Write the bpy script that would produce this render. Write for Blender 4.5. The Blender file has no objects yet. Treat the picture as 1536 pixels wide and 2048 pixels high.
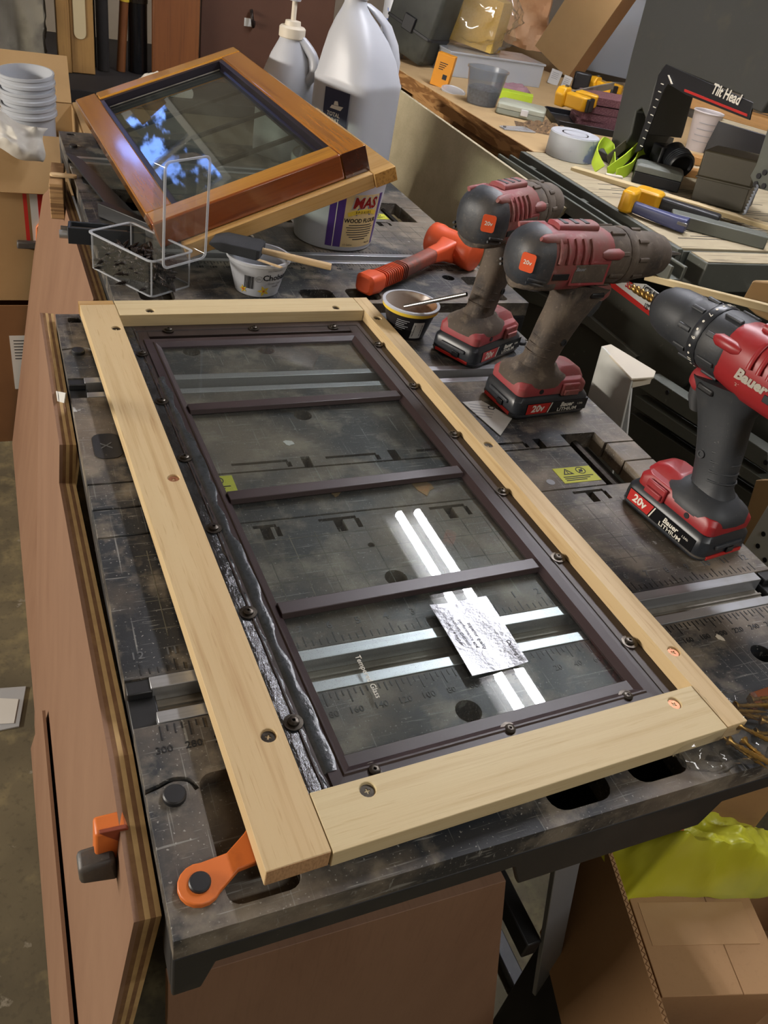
import bpy, bmesh, random
from math import sin, cos, pi, radians, sqrt, atan2, hypot
from mathutils import Vector, Matrix, noise

# ---------------------------------------------------------------- camera, world, lamps, exposure
# All building is in millimetres with z = 0 on the work table top; H lifts it above the floor.
random.seed(11)
S = bpy.context.scene
COL = S.collection
K, H = 0.001, 810.0
CAM_C = Vector((-363.6015, -341.4021, 479.3599))
CAM_R = (Vector((0.91503512, -0.36607576, 0.16940857)),
         Vector((-0.09917647, -0.61126122, -0.78519026)),
         Vector((0.39099201, 0.70167532, -0.59563159)))
CAM_F = 1630.454
cd = bpy.data.cameras.new('camera')
cam = bpy.data.objects.new('camera', cd)
COL.objects.link(cam)
cd.sensor_fit = 'VERTICAL'
cd.sensor_height = 24.0
cd.lens = CAM_F / 2048.0 * 24.0
cd.clip_start, cd.clip_end = 0.02, 40
r_, d_, f_ = CAM_R
mw = Matrix((( r_.x, -d_.x, -f_.x, CAM_C.x * K),
             ( r_.y, -d_.y, -f_.y, CAM_C.y * K),
             ( r_.z, -d_.z, -f_.z, (CAM_C.z + H) * K),
             (0, 0, 0, 1)))
cam.matrix_world = mw
S.camera = cam
S.view_settings.view_transform = 'Standard'
S.view_settings.look = 'None'
S.view_settings.gamma = 1.0
S.view_settings.use_curve_mapping = False
S.view_settings.exposure = -0.12
S.cycles.max_bounces, S.cycles.diffuse_bounces, S.cycles.glossy_bounces, S.cycles.transparent_max_bounces = 6, 3, 3, 20
w = bpy.data.worlds.new('world')
S.world = w
w.use_nodes = True
w.node_tree.nodes['Background'].inputs[0].default_value = (0.8, 0.9, 1, 1)
w.node_tree.nodes['Background'].inputs[1].default_value = 0.02

def area(name, loc, rot, sx, sy, power, col):
    l = bpy.data.lights.new(name, 'AREA')
    l.shape = 'RECTANGLE'
    l.size, l.size_y = sx * K, sy * K
    l.energy = power
    l.color = col
    o = bpy.data.objects.new(name, l)
    COL.objects.link(o)
    o.location = (loc[0] * K, loc[1] * K, (loc[2] + H) * K)
    o.rotation_euler = [radians(a) for a in rot]
    return o
TUBES = dict(x=(782, 852), z=1200, y0=400, y1=1622)          # the twin-tube lamp seen mirrored in the glass
TUBE_EMIT, DAY_EMIT = 100.0, 7.0
area('wall_lamp_light', (-3130, 900, 560), (0, -80, 0), 160, 1622, 125, (1.0, 0.92, 0.82))  # unseen source, added to fill plywood and bench faces from the left
area('second_lamp_light', (450, -1050, 1240), (0, 0, 0), 1222, 130, 15, (0.98, 0.97, 0.95))  # fill added behind the camera for the carton top and table front

# ---------------------------------------------------------------- geometry helpers
class G:
    def __init__(s, v=(), f=()):
        s.v = [Vector(p) for p in v]
        s.f = [tuple(q) for q in f]
    def __add__(s, o):
        n = len(s.v)
        return G(s.v + o.v, s.f + [tuple(i + n for i in q) for q in o.f])
    def m(s, M):
        return G([M @ p for p in s.v], s.f)
    def t(s, x=0, y=0, z=0):
        return s.m(Matrix.Translation((x, y, z)))
    def r(s, ax, deg):
        return s.m(Matrix.Rotation(radians(deg), 4, ax))
    def s(s, x, y, z):
        g = G([(p.x * x, p.y * y, p.z * z) for p in s.v], s.f)
        if x * y * z < 0:
            g.f = [tuple(reversed(q)) for q in g.f]
        return g
    def map(s, fn):
        return G([fn(p) for p in s.v], s.f)
    scale = s
def box(x0, x1, y0, y1, z0, z1):
    return G([(x0,y0,z0),(x1,y0,z0),(x1,y1,z0),(x0,y1,z0),(x0,y0,z1),(x1,y0,z1),(x1,y1,z1),(x0,y1,z1)],
             [(0,3,2,1),(4,5,6,7),(0,1,5,4),(1,2,6,5),(2,3,7,6),(3,0,4,7)])
def cbox(sx, sy, sz, x=0, y=0, z=0):
    return box(x - sx/2, x + sx/2, y - sy/2, y + sy/2, z - sz/2, z + sz/2)
def area2(p):
    return sum(p[i][0]*p[(i+1) % len(p)][1] - p[(i+1) % len(p)][0]*p[i][1] for i in range(len(p)))
def prism(poly, z0, z1):
    p = list(poly)
    if area2(p) < 0: p.reverse()
    n = len(p)
    return G([(a[0], a[1], z0) for a in p] + [(a[0], a[1], z1) for a in p],
             [tuple(range(n-1, -1, -1)), tuple(range(n, 2*n))] + [(i, (i+1) % n, n + (i+1) % n, n + i) for i in range(n)])
def loft(rings, cap0=True, cap1=True, closed=True):
    n = len(rings[0]); v = [p for r in rings for p in r]; f = []
    for k in range(len(rings) - 1):
        for i in range(n if closed else n - 1):
            j = (i + 1) % n
            f.append((k*n + i, k*n + j, (k+1)*n + j, (k+1)*n + i))
    if cap0: f.append(tuple(range(n-1, -1, -1)))
    if cap1: f.append(tuple((len(rings)-1)*n + i for i in range(n)))
    return G(v, f)
def circ(r, n=24, cx=0, cy=0, a0=0):
    return [(cx + r*cos(2*pi*i/n + a0), cy + r*sin(2*pi*i/n + a0)) for i in range(n)]
def rrect(w, h, r, n=4, cx=0, cy=0):
    out = []
    for sx, sy, a in ((1,1,0),(-1,1,90),(-1,-1,180),(1,-1,270)):
        for i in range(n + 1):
            b = radians(a + 90*i/n)
            out.append((cx + sx*(w/2 - r) + r*cos(b), cy + sy*(h/2 - r) + r*sin(b)))
    return out
def lathe(prof, n=32, cap0=True, cap1=True):
    return loft([[(max(r, 0.01)*cos(2*pi*i/n), max(r, 0.01)*sin(2*pi*i/n), z) for i in range(n)] for r, z in prof], cap0, cap1)
def tube(path, rad, n=8, cap=True):
    P = [Vector(p) for p in path]; rings = []
    rr = rad if isinstance(rad, (list, tuple)) else [rad]*len(P)
    up = None
    for i, p in enumerate(P):
        d = (P[min(i+1, len(P)-1)] - P[max(i-1, 0)]).normalized()
        if up is None:
            up = d.orthogonal().normalized()
        else:
            up = (up - d*up.dot(d)).normalized()
        b = d.cross(up)
        rings.append([p + (up*cos(2*pi*k/n) + b*sin(2*pi*k/n))*rr[i] for k in range(n)])
    return loft(rings, cap, cap)
def ribbon(path, wdir, width, thick):
    """a flat strap swept along a path; wdir gives the strap's width direction (one vector or one per point)"""
    P = [Vector(p) for p in path]; rings = []
    for i, p in enumerate(P):
        d = (P[min(i+1, len(P)-1)] - P[max(i-1, 0)]).normalized()
        wv = Vector(wdir[i] if isinstance(wdir, list) else wdir)
        wv = (wv - d*wv.dot(d)).normalized()
        nv = d.cross(wv)
        rings.append([p + wv*a*width/2 + nv*b*thick/2 for a, b in ((-1,-1),(1,-1),(1,1),(-1,1))])
    return loft(rings)
def smooth_path(pts, k=4):
    P = [Vector(p) for p in pts]; out = []
    for i in range(len(P) - 1):
        a, b, c, d = P[max(i-1,0)], P[i], P[i+1], P[min(i+2, len(P)-1)]
        for j in range(k):
            t = j/k
            out.append(0.5*((2*b) + (c-a)*t + (2*a-5*b+4*c-d)*t*t + (-a+3*b-3*c+d)*t**3))
    return out + [P[-1]]
def grid(nu, nv, fn):
    return G([fn(i/(nu-1), j/(nv-1)) for j in range(nv) for i in range(nu)],
             [(j*nu+i, j*nu+i+1, (j+1)*nu+i+1, (j+1)*nu+i) for j in range(nv-1) for i in range(nu-1)])
def mesh_of(g, name='mesh'):
    me = bpy.data.meshes.new(name)
    me.from_pydata([p*K for p in g.v], [], g.f)
    bm = bmesh.new(); bm.from_mesh(me)
    bmesh.ops.recalc_face_normals(bm, faces=bm.faces)
    bm.to_mesh(me); bm.free()
    me.update()
    return me
def cut(g, cutter):
    """boolean difference, returned as plain geometry"""
    a = bpy.data.objects.new('tmp_a', mesh_of(g)); b = bpy.data.objects.new('tmp_b', mesh_of(cutter))
    COL.objects.link(a); COL.objects.link(b)
    md = a.modifiers.new('b', 'BOOLEAN'); md.object = b; md.operation = 'DIFFERENCE'; md.solver = 'EXACT'; md.use_self = True
    dg = bpy.context.evaluated_depsgraph_get()
    me = bpy.data.meshes.new_from_object(a.evaluated_get(dg))
    out = G([v.co/K for v in me.vertices], [tuple(p.vertices) for p in me.polygons])
    for o in (a, b):
        m = o.data; bpy.data.objects.remove(o); bpy.data.meshes.remove(m)
    bpy.data.meshes.remove(me)
    return out
def txt(s, size, bold=0.0, shear=0.0, th=0.3, sx=1.0, align='CENTER', sp=1.0):
    """flat lettering lying in the xy plane, centred on its own origin, size = capital height in mm"""
    cu = bpy.data.curves.new('t', 'FONT')
    cu.body = s; cu.size = size/0.7; cu.offset = bold*size*0.5; cu.shear = shear; cu.space_character = sp
    cu.align_x = align; cu.align_y = 'CENTER'; cu.resolution_u = 2; cu.extrude = th
    o = bpy.data.objects.new('t', cu)
    COL.objects.link(o)
    bpy.context.view_layer.update()
    me = bpy.data.meshes.new_from_object(o.evaluated_get(bpy.context.evaluated_depsgraph_get()))
    g = G([(v.co.x*sx, v.co.y, v.co.z) for v in me.vertices], [tuple(p.vertices) for p in me.polygons])
    bpy.data.objects.remove(o); bpy.data.curves.remove(cu); bpy.data.meshes.remove(me)
    return g
def finish(me, smooth):
    if smooth:
        me.shade_smooth()
        me.set_sharp_from_angle(angle=radians(smooth))
def link(name, g, m, parent=None, bev=0, seg=2, smooth=35, sub=0):
    me = mesh_of(g, name)
    me.materials.append(m)
    finish(me, smooth)
    o = bpy.data.objects.new(name, me)
    COL.objects.link(o)
    if parent: o.parent = parent
    if sub:
        sm = o.modifiers.new('sub', 'SUBSURF'); sm.levels = sm.render_levels = sub
    if bev:
        b = o.modifiers.new('bevel', 'BEVEL'); b.width = bev*K; b.segments = seg
        b.limit_method = 'ANGLE'; b.angle_limit = radians(40); b.harden_normals = False
    return o
def place(o, loc=(0,0,0), rot=(0,0,0), M=None):
    if M is not None:
        o.matrix_world = Matrix.Translation((0, 0, H*K)) @ Matrix.Translation(M.translation*K) @ M.to_3x3().to_4x4()
    else:
        o.location = (loc[0]*K, loc[1]*K, (loc[2] + H)*K)
        o.rotation_euler = [radians(a) for a in rot]
    return o
def tag(o, label, cat, group=None, kind=None):
    if label: o['label'] = label
    if cat: o['category'] = cat
    if group: o['group'] = group
    if kind: o['kind'] = kind
    return o
def thing(name, label, cat, loc=(0,0,0), rot=(0,0,0), group=None, M=None, kind=None):
    o = bpy.data.objects.new(name, None)
    COL.objects.link(o)
    o.empty_display_size = 0.05
    place(o, loc, rot, M)
    return tag(o, label, cat, group, kind)
def part(name, g, m, parent, label=None, **kw):
    o = link(name, g, m, parent, **kw)
    if label: o['label'] = label
    return o
def solo(name, g, m, label, cat, loc=(0,0,0), rot=(0,0,0), group=None, M=None, kind=None, **kw):
    return tag(place(link(name, g, m, **kw), loc, rot, M), label, cat, group, kind)
def struct(name, g, m, **kw):
    return tag(place(link(name, g, m, **kw)), None, None, kind='structure')
def copy_tree(o, parent=None):
    c = o.copy(); COL.objects.link(c); c.parent = parent
    for ch in list(o.children):
        copy_tree(ch, c)
    return c
# photograph pixel -> point of the place, on a known real plane
def ray(px, py):
    a, b = (px - 768)/CAM_F, (py - 1024)/CAM_F
    return CAM_R[0]*a + CAM_R[1]*b + CAM_R[2]
def at(px, py, z=None, x=None, y=None):
    d = ray(px, py)
    if z is not None: t = (z - CAM_C.z)/d.z
    elif x is not None: t = (x - CAM_C.x)/d.x
    else: t = (y - CAM_C.y)/d.y
    return CAM_C + d*t
def on(px, py, P0, n):
    d = ray(px, py)
    return CAM_C + d*((Vector(P0) - CAM_C).dot(n)/d.dot(n))
def frame_M(P0, U, V):
    U = Vector(U).normalized(); N = U.cross(Vector(V)).normalized(); V = N.cross(U)
    M = Matrix((U, V, N)).transposed().to_4x4(); M.translation = Vector(P0)
    return M
def uv(px, py, M):
    """pixel -> (u, v) on the plane of frame M"""
    p = on(px, py, M.translation, M.to_3x3().col[2])
    q = M.inverted() @ p
    return (q.x, q.y)

def slab(name, pxs, plane, thick, m, label=None, cat=None, bev=0.5, parent=None, group=None, tilt=None, lift=0.0):
    """outline seen in the photograph, laid on a real plane (('x',X) ('y',Y) ('z',Z) or a frame matrix) and given thickness behind it"""
    if isinstance(plane, Matrix):
        Mx = plane
    else:
        ax, val = plane
        P = at(*pxs[0], **{ax: val})
        Mx = frame_M(P, *{'x': ((0,-1,0), (0,0,1)), 'y': ((1,0,0), (0,0,1)), 'z': ((1,0,0), (0,1,0))}[ax])
    pts = [uv(x, y, Mx) for x, y in pxs]
    cx, cy = sum(p[0] for p in pts)/len(pts), sum(p[1] for p in pts)/len(pts)
    Mx = Mx @ Matrix.Translation((cx, cy, lift))
    g = prism([(p[0] - cx, p[1] - cy) for p in pts], -thick, 0)
    if parent is not None:
        o = part(name, g.m(lmat(parent).inverted() @ Mx), m, parent, bev=bev)
        return o
    return solo(name, g, m, label, cat, M=Mx, bev=bev, group=group)
def lmat(o):
    """a root's own frame in mm"""
    M_ = o.matrix_world if o.parent is None else o.matrix_world
    if o.rotation_euler and o.matrix_world == Matrix.Identity(4):
        pass
    T_ = Matrix.LocRotScale(o.location, o.rotation_euler, None)
    R_ = T_.to_3x3().to_4x4(); R_.translation = Vector((o.location.x/K, o.location.y/K, o.location.z/K - H))
    return R_
def depth(P):
    return (Vector(P) - CAM_C).dot(CAM_R[2])
def mmpp(P):
    return depth(P)/CAM_F
# ---------------------------------------------------------------- materials
def lin(h):
    h = h.lstrip('#')
    out = []
    for i in (0, 2, 4):
        c = int(h[i:i+2], 16)/255
        out.append(c/12.92 if c <= 0.04045 else ((c + 0.055)/1.055)**2.4)
    return tuple(out) + (1.0,)
def ntree(name):
    m = bpy.data.materials.new(name); m.use_nodes = True
    t = m.node_tree; t.nodes.clear()
    return m, t, t.nodes, t.links
def noise_fac(t, scale, lo, hi, detail=4, kind='n', rot=(0,0,0), off=(0,0,0), dist=0.0):
    N, L = t.nodes, t.links
    tc = N.new('ShaderNodeTexCoord'); mp = N.new('ShaderNodeMapping')
    L.new(tc.outputs['Object'], mp.inputs['Vector'])
    sc = scale if isinstance(scale, tuple) else (scale,)*3
    mp.inputs['Scale'].default_value = sc
    mp.inputs['Rotation'].default_value = [radians(a) for a in rot]
    mp.inputs['Location'].default_value = off
    if kind == 'v':
        tx = N.new('ShaderNodeTexVoronoi'); tx.inputs['Scale'].default_value = 1.0; out = tx.outputs['Distance']
    elif kind == 'w':
        tx = N.new('ShaderNodeTexWave'); tx.inputs['Scale'].default_value = 1.0
        tx.inputs['Distortion'].default_value = dist; tx.inputs['Detail'].default_value = detail; out = tx.outputs['Fac']
        tx.inputs['Detail Scale'].default_value = 0.6
    else:
        tx = N.new('ShaderNodeTexNoise'); tx.inputs['Scale'].default_value = 1.0
        tx.inputs['Detail'].default_value = detail; tx.inputs['Roughness'].default_value = 0.6; out = tx.outputs['Fac']
        if dist: tx.inputs['Distortion'].default_value = dist
    L.new(mp.outputs[0], tx.inputs['Vector'])
    mr = N.new('ShaderNodeMapRange'); mr.inputs['From Min'].default_value = lo; mr.inputs['From Max'].default_value = hi
    L.new(out, mr.inputs['Value'])
    return mr.outputs[0]
def math_n(t, op, a, b):
    n = t.nodes.new('ShaderNodeMath'); n.operation = op
    for i, x in enumerate((a, b)):
        if isinstance(x, (int, float)): n.inputs[i].default_value = x
        else: t.links.new(x, n.inputs[i])
    return n.outputs[0]
def mat(name, col, rough=0.5, metal=0.0, layers=(), bump=None, coat=0.0, spec=0.5, emit=0.0, rlayer=None, sss=0.0, trans=0.0, alpha=1.0):
    m, t, N, L = ntree(name)
    out = N.new('ShaderNodeOutputMaterial'); b = N.new('ShaderNodeBsdfPrincipled')
    L.new(b.outputs[0], out.inputs[0])
    b.inputs['Base Color'].default_value = lin(col)
    b.inputs['Roughness'].default_value = rough; b.inputs['Metallic'].default_value = metal
    b.inputs['Specular IOR Level'].default_value = spec; b.inputs['Coat Weight'].default_value = coat
    b.inputs['Coat Roughness'].default_value = 0.08
    b.inputs['Transmission Weight'].default_value = trans
    b.inputs['Alpha'].default_value = alpha
    if sss:
        b.inputs['Subsurface Weight'].default_value = sss; b.inputs['Subsurface Radius'].default_value = (0.01, 0.01, 0.01)
    if emit:
        b.inputs['Emission Color'].default_value = lin(col); b.inputs['Emission Strength'].default_value = emit
    prev = None
    for ly in layers:
        fac = math_n(t, 'MULTIPLY', noise_fac(t, ly[0], ly[1], ly[2], **(ly[5] if len(ly) > 5 else {})), ly[4])
        mx = N.new('ShaderNodeMix'); mx.data_type = 'RGBA'
        L.new(fac, mx.inputs[0])
        if prev is None: mx.inputs[6].default_value = lin(col)
        else: L.new(prev, mx.inputs[6])
        mx.inputs[7].default_value = lin(ly[3])
        prev = mx.outputs[2]
    if prev is not None: L.new(prev, b.inputs['Base Color'])
    if rlayer:
        f = noise_fac(t, rlayer[0], rlayer[1], rlayer[2])
        mr = N.new('ShaderNodeMapRange'); mr.inputs['To Min'].default_value = rough; mr.inputs['To Max'].default_value = rlayer[3]
        L.new(f, mr.inputs['Value']); L.new(mr.outputs[0], b.inputs['Roughness'])
    if bump:
        f = noise_fac(t, bump[0], 0, 1, **(bump[2] if len(bump) > 2 else {}))
        bp = N.new('ShaderNodeBump'); bp.inputs['Strength'].default_value = bump[1]; bp.inputs['Distance'].default_value = 0.001
        L.new(f, bp.inputs['Height']); L.new(bp.outputs[0], b.inputs['Normal'])
    return m
def clear(name, tint='#ffffff', rough=0.02, haze=0.0, hazecol='#c8ccc8', ior=1.45, dust=None, gloss=1.0):
    """clear sheet: see-through with a Fresnel mirror, optional milky haze and dust specks"""
    m, t, N, L = ntree(name)
    out = N.new('ShaderNodeOutputMaterial')
    tr = N.new('ShaderNodeBsdfTransparent'); tr.inputs[0].default_value = lin(tint)
    gl = N.new('ShaderNodeBsdfGlossy'); gl.inputs['Roughness'].default_value = rough
    lw = N.new('ShaderNodeLayerWeight'); lw.inputs[0].default_value = 0.5
    f0 = ((ior - 1)/(ior + 1))**2
    sch = math_n(t, 'ADD', math_n(t, 'MULTIPLY', math_n(t, 'POWER', lw.outputs['Facing'], 5.0), 1 - f0), f0)
    df = N.new('ShaderNodeBsdfDiffuse'); df.inputs[0].default_value = lin(hazecol)
    body = tr.outputs[0]
    if haze or dust:
        mx = N.new('ShaderNodeMixShader')
        if dust:
            f = math_n(t, 'MULTIPLY', noise_fac(t, *dust[:3], **(dust[4] if len(dust) > 4 else {})), dust[3])
            L.new(math_n(t, 'ADD', f, haze), mx.inputs[0])
        else:
            mx.inputs[0].default_value = haze
        L.new(tr.outputs[0], mx.inputs[1]); L.new(df.outputs[0], mx.inputs[2]); body = mx.outputs[0]
    m2 = N.new('ShaderNodeMixShader')
    L.new(math_n(t, 'MULTIPLY', sch, gloss), m2.inputs[0])
    L.new(body, m2.inputs[1]); L.new(gl.outputs[0], m2.inputs[2]); L.new(m2.outputs[0], out.inputs[0])
    return m
def grain(ax, across, along):
    return tuple(along if 'xyz'[i] == ax else across for i in range(3))
def wood(name, col, dark, light, ax='y', rough=0.55, coat=0.0, across=160, along=5, amt=0.55, **kw):
    lay = [((grain(ax, 26, 2.2)), 0.35, 0.7, light, 0.6, dict(detail=3)),
           ((grain(ax, across, along)), 0.5, 0.72, dark, amt, dict(detail=5)),
           ((grain(ax, 520, 26)), 0.62, 0.74, dark, amt*0.8, dict(detail=2))]
    return mat(name, col, rough, layers=lay + list(kw.pop('extra', [])), coat=coat, bump=(grain(ax, 500, 20), 0.12), **kw)
DUST = '#6d675c'
M = {}
M['pine_y'] = wood('pine_y', '#c3a87c', '#a07d4c', '#cfba90')
M['pine_x'] = wood('pine_x', '#c6b288', '#a88a5a', '#d0c19a', ax='x', amt=0.4)
M['pine_end'] = mat('pine_end', '#b38c62', 0.7, layers=[((700, 60, 260), 0.4, 0.65, '#8c6744', 0.7, dict(rot=(0, 25, 0)))])
M['pine_lacq'] = wood('pine_lacq', '#bd955a', '#9c723a', '#cba972', ax='x', rough=0.25, coat=0.6)
M['amber_x'] = wood('amber_x', '#9f6a1c', '#6b3a0b', '#b5832c', ax='x', rough=0.22, coat=0.9, across=120)
M['amber_y'] = wood('amber_y', '#8f5718', '#62310a', '#a66f22', ax='y', rough=0.22, coat=0.9, across=120)
M['redwood'] = wood('redwood', '#7b3c13', '#532308', '#914e1b', ax='x', rough=0.25, coat=0.8)
M['darkend'] = mat('darkend', '#3a1608', 0.25, coat=0.8, layers=[(60, 0.4, 0.7, '#57240c', 0.7)])
M['plywood'] = mat('plywood', '#7f5f48', 0.65, layers=[((14, 3, 3), 0.35, 0.7, '#70503b', 0.7), ((300, 18, 18), 0.5, 0.75, '#664834', 0.4), (1.6, 0.4, 0.7, '#8a6b53', 0.6)], bump=((400, 30, 30), 0.1))
M['plywood_pale'] = mat('plywood_pale', '#bdb294', 0.65, layers=[((20, 20, 2), 0.35, 0.7, '#a79c7e', 0.7), ((220, 220, 10), 0.5, 0.75, '#948a6e', 0.35)])
M['ply_edge'] = mat('ply_edge', '#a9865a', 0.75, layers=[((6, 6, 230), 0.42, 0.58, '#6f5232', 0.9, dict(detail=1)), ((40, 120, 40), 0.55, 0.8, '#c9ad7c', 0.6)])
M['cardboard'] = mat('cardboard', '#a58059', 0.8, layers=[(5, 0.35, 0.7, '#94704b', 0.7), (160, 0.55, 0.8, '#86643f', 0.35)])
M['cardboard_dk'] = mat('cardboard_dk', '#76522f', 0.85, layers=[(5, 0.35, 0.7, '#5e3f22', 0.7)])
M['cardboard_tan'] = mat('cardboard_tan', '#a08258', 0.8, layers=[(6, 0.35, 0.7, '#8d7049', 0.6)])
M['concrete'] = mat('concrete', '#68604a', 0.9, layers=[(2.5, 0.4, 0.65, '#4c4636', 0.9), (14, 0.5, 0.68, '#857a58', 0.8), (90, 0.55, 0.75, '#3a3529', 0.5), (30, 0.66, 0.72, '#8f8a7c', 0.7)], bump=(60, 0.3))
M['wall'] = mat('wall', '#8a8072', 0.9, layers=[(2, 0.4, 0.7, '#756b5e', 0.7)])
M['ceiling'] = mat('ceiling', '#8d8070', 0.9)
M['table'] = mat('table', '#212428', 0.42, layers=[(3.5, 0.42, 0.72, '#31373c', 0.85), (5, 0.44, 0.62, '#776b5c', 0.85, dict(detail=10)), (22, 0.5, 0.64, '#8d8373', 0.6, dict(detail=8)), ((16, 420, 100), 0.64, 0.71, '#8e8e88', 0.6, dict(rot=(0,0,28), detail=2)), ((420, 10, 100), 0.65, 0.71, '#8e8e88', 0.55, dict(rot=(0,0,14), detail=2)), ((30, 500, 100), 0.66, 0.71, '#94948e', 0.55, dict(rot=(0,0,-40), detail=2)), (420, 0.68, 0.73, '#a8a69e', 0.55, dict(detail=1)), (26, 0.69, 0.72, '#b9bcbc', 0.8, dict(detail=8))], bump=(500, 0.15), rlayer=(9, 0.4, 0.7, 0.7))
M['table_side'] = mat('table_side', '#1d1e20', 0.5, layers=[(12, 0.5, 0.8, '#413c36', 0.6, dict(detail=6)), (200, 0.7, 0.75, '#77736a', 0.5)])
M['mould'] = mat('mould', '#1b1c1e', 0.45)
M['grey_ink'] = mat('grey_ink', '#56585a', 0.6)
M['grid_tan'] = mat('grid_tan', '#6e6a5c', 0.7, layers=[(30, 0.4, 0.6, '#33352f', 0.9)])
M['alu'] = mat('alu', '#b9bcc0', 0.35, metal=0.75, layers=[((4, 300, 50), 0.5, 0.8, '#8f9194', 0.5), (20, 0.55, 0.8, '#8b8573', 0.5)])
M['alu_dirty'] = mat('alu_dirty', '#8f8a80', 0.5, metal=0.5, layers=[(25, 0.45, 0.75, '#5c5346', 0.8)])
M['steel'] = mat('steel', '#9a9a9a', 0.28, metal=1.0)
M['steel_dk'] = mat('steel_dk', '#4b463f', 0.35, metal=0.9, layers=[(300, 0.45, 0.7, '#2c2621', 0.8)])
M['silver_paint'] = mat('silver_paint', '#8d9094', 0.4, metal=0.4)
M['brass'] = mat('brass', '#96773f', 0.36, metal=0.9, layers=[(200, 0.4, 0.7, '#6d542b', 0.6)])
M['copper'] = mat('copper', '#c98f6e', 0.35, metal=0.8)
M['orange'] = mat('orange', '#c8692a', 0.45, layers=[(60, 0.6, 0.8, '#a5521f', 0.5)])
M['orange_bright'] = mat('orange_bright', '#d9562c', 0.45, layers=[(40, 0.6, 0.8, '#a63c20', 0.5)])
M['bronze'] = mat('bronze', '#2b211e', 0.42, layers=[(10, 0.45, 0.75, '#392d28', 0.7), (700, 0.70, 0.74, '#77706a', 0.5)], spec=0.4)
M['bronze_lt'] = mat('bronze_lt', '#2f2425', 0.4, layers=[(8, 0.45, 0.75, '#3c2f2f', 0.6), (700, 0.7, 0.74, '#8a827c', 0.4)], spec=0.45)
M['sealant'] = mat('sealant', '#191c1f', 0.14, layers=[((90, 25, 90), 0.45, 0.7, '#363b40', 0.7)], bump=((300, 80, 240), 1.2), spec=0.8)
M['glass'] = clear('glass', '#f6f9f8', 0.012, haze=0.03, hazecol='#868682', dust=(1500, 0.66, 0.72, 0.45, dict(detail=1)), ior=1.5)
M['glass2'] = clear('glass2', '#dfe6e0', 0.02, haze=0.03, hazecol='#7f8478', dust=((25, 6, 25), 0.5, 0.8, 0.12), ior=1.6)
M['clear_plastic'] = clear('clear_plastic', '#f8f8f8', 0.05, haze=0.018, ior=1.42)
M['milky'] = clear('milky', '#eef0f2', 0.22, haze=0.42, hazecol='#d3d7dc', ior=1.45)
M['bag_clear'] = clear('bag_clear', '#f3efe6', 0.12, haze=0.14, hazecol='#cfc5b3', ior=1.6)
M['bag_yellow'] = mat('bag_yellow', '#c3c22f', 0.35, layers=[(9, 0.4, 0.7, '#d8d65a', 0.7), (5, 0.5, 0.7, '#a8b46c', 0.5)], trans=0.0, alpha=0.86)
M['white_plastic'] = mat('white_plastic', '#b6b9bf', 0.38, sss=0.15, layers=[(6, 0.5, 0.8, '#aaadb3', 0.5)])
M['white'] = mat('white', '#d0d0d0', 0.5)
M['cream'] = mat('cream', '#cfc6b4', 0.5)
M['paper'] = mat('paper', '#c4c4c0', 0.7)
M['label_navy'] = mat('label_navy', '#1d2340', 0.4)
M['ink'] = mat('ink', '#17171b', 0.6)
M['ink_grey'] = mat('ink_grey', '#8e9094', 0.6)
M['ink_white'] = mat('ink_white', '#d8d4c8', 0.6)
M['ink_red'] = mat('ink_red', '#b3241f', 0.45)
M['ink_blue'] = mat('ink_blue', '#2f56a8', 0.5)
M['ink_purple'] = mat('ink_purple', '#4a2c78', 0.45)
M['ink_yellow'] = mat('ink_yellow', '#d8b93a', 0.5)
M['label_cream'] = mat('label_cream', '#cdb581', 0.5)
M['hi_yellow'] = mat('hi_yellow', '#b9ba35', 0.5)
M['yellow'] = mat('yellow', '#d49d1a', 0.4, layers=[(30, 0.55, 0.8, '#b17f10', 0.5)])
M['red'] = mat('red', '#8e2024', 0.4, layers=[(30, 0.55, 0.8, '#701a1d', 0.5), (14, 0.5, 0.75, '#a4666a', 0.4)])
M['red_dusty'] = mat('red_dusty', '#8d3338', 0.6, layers=[(16, 0.42, 0.66, '#6d5a4e', 0.75, dict(detail=6)), (60, 0.6, 0.75, '#b08d88', 0.4)], bump=(300, 0.1))
M['rubber'] = mat('rubber', '#2b2e32', 0.55, layers=[(18, 0.5, 0.75, '#4c4a46', 0.5, dict(detail=6)), (200, 0.68, 0.74, '#8a8680', 0.35)], bump=(400, 0.12))
M['rubber_clean'] = mat('rubber_clean', '#23262b', 0.35, layers=[(20, 0.55, 0.8, '#41454b', 0.4)])
M['rubber_dusty'] = mat('rubber_dusty', '#4c4239', 0.8, layers=[(9, 0.4, 0.66, '#6b5f51', 0.85, dict(detail=8)), (22, 0.5, 0.66, '#29272a', 0.8, dict(detail=7)), ((60, 60, 14), 0.56, 0.7, '#857867', 0.5, dict(detail=4)), (240, 0.58, 0.74, '#8b7f70', 0.35)], bump=(140, 0.35))
M['rubber_mid'] = mat('rubber_mid', '#2d3137', 0.5, layers=[(12, 0.44, 0.66, '#5f564b', 0.75, dict(detail=8)), (60, 0.55, 0.7, '#454a50', 0.5), (200, 0.64, 0.74, '#8a8275', 0.35)], bump=(220, 0.2))
M['black'] = mat('black', '#141518', 0.45)
M['black_gloss'] = mat('black_gloss', '#101114', 0.25)
M['foam'] = mat('foam', '#26282b', 0.9, bump=(900, 0.5))
M['beech'] = wood('beech', '#b99d74', '#93764c', '#c8b08a', ax='x', rough=0.6)
M['grey_paint'] = mat('grey_paint', '#595c55', 0.5, layers=[(10, 0.45, 0.75, '#4a4d47', 0.7), (120, 0.68, 0.73, '#99998e', 0.5)])
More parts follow.
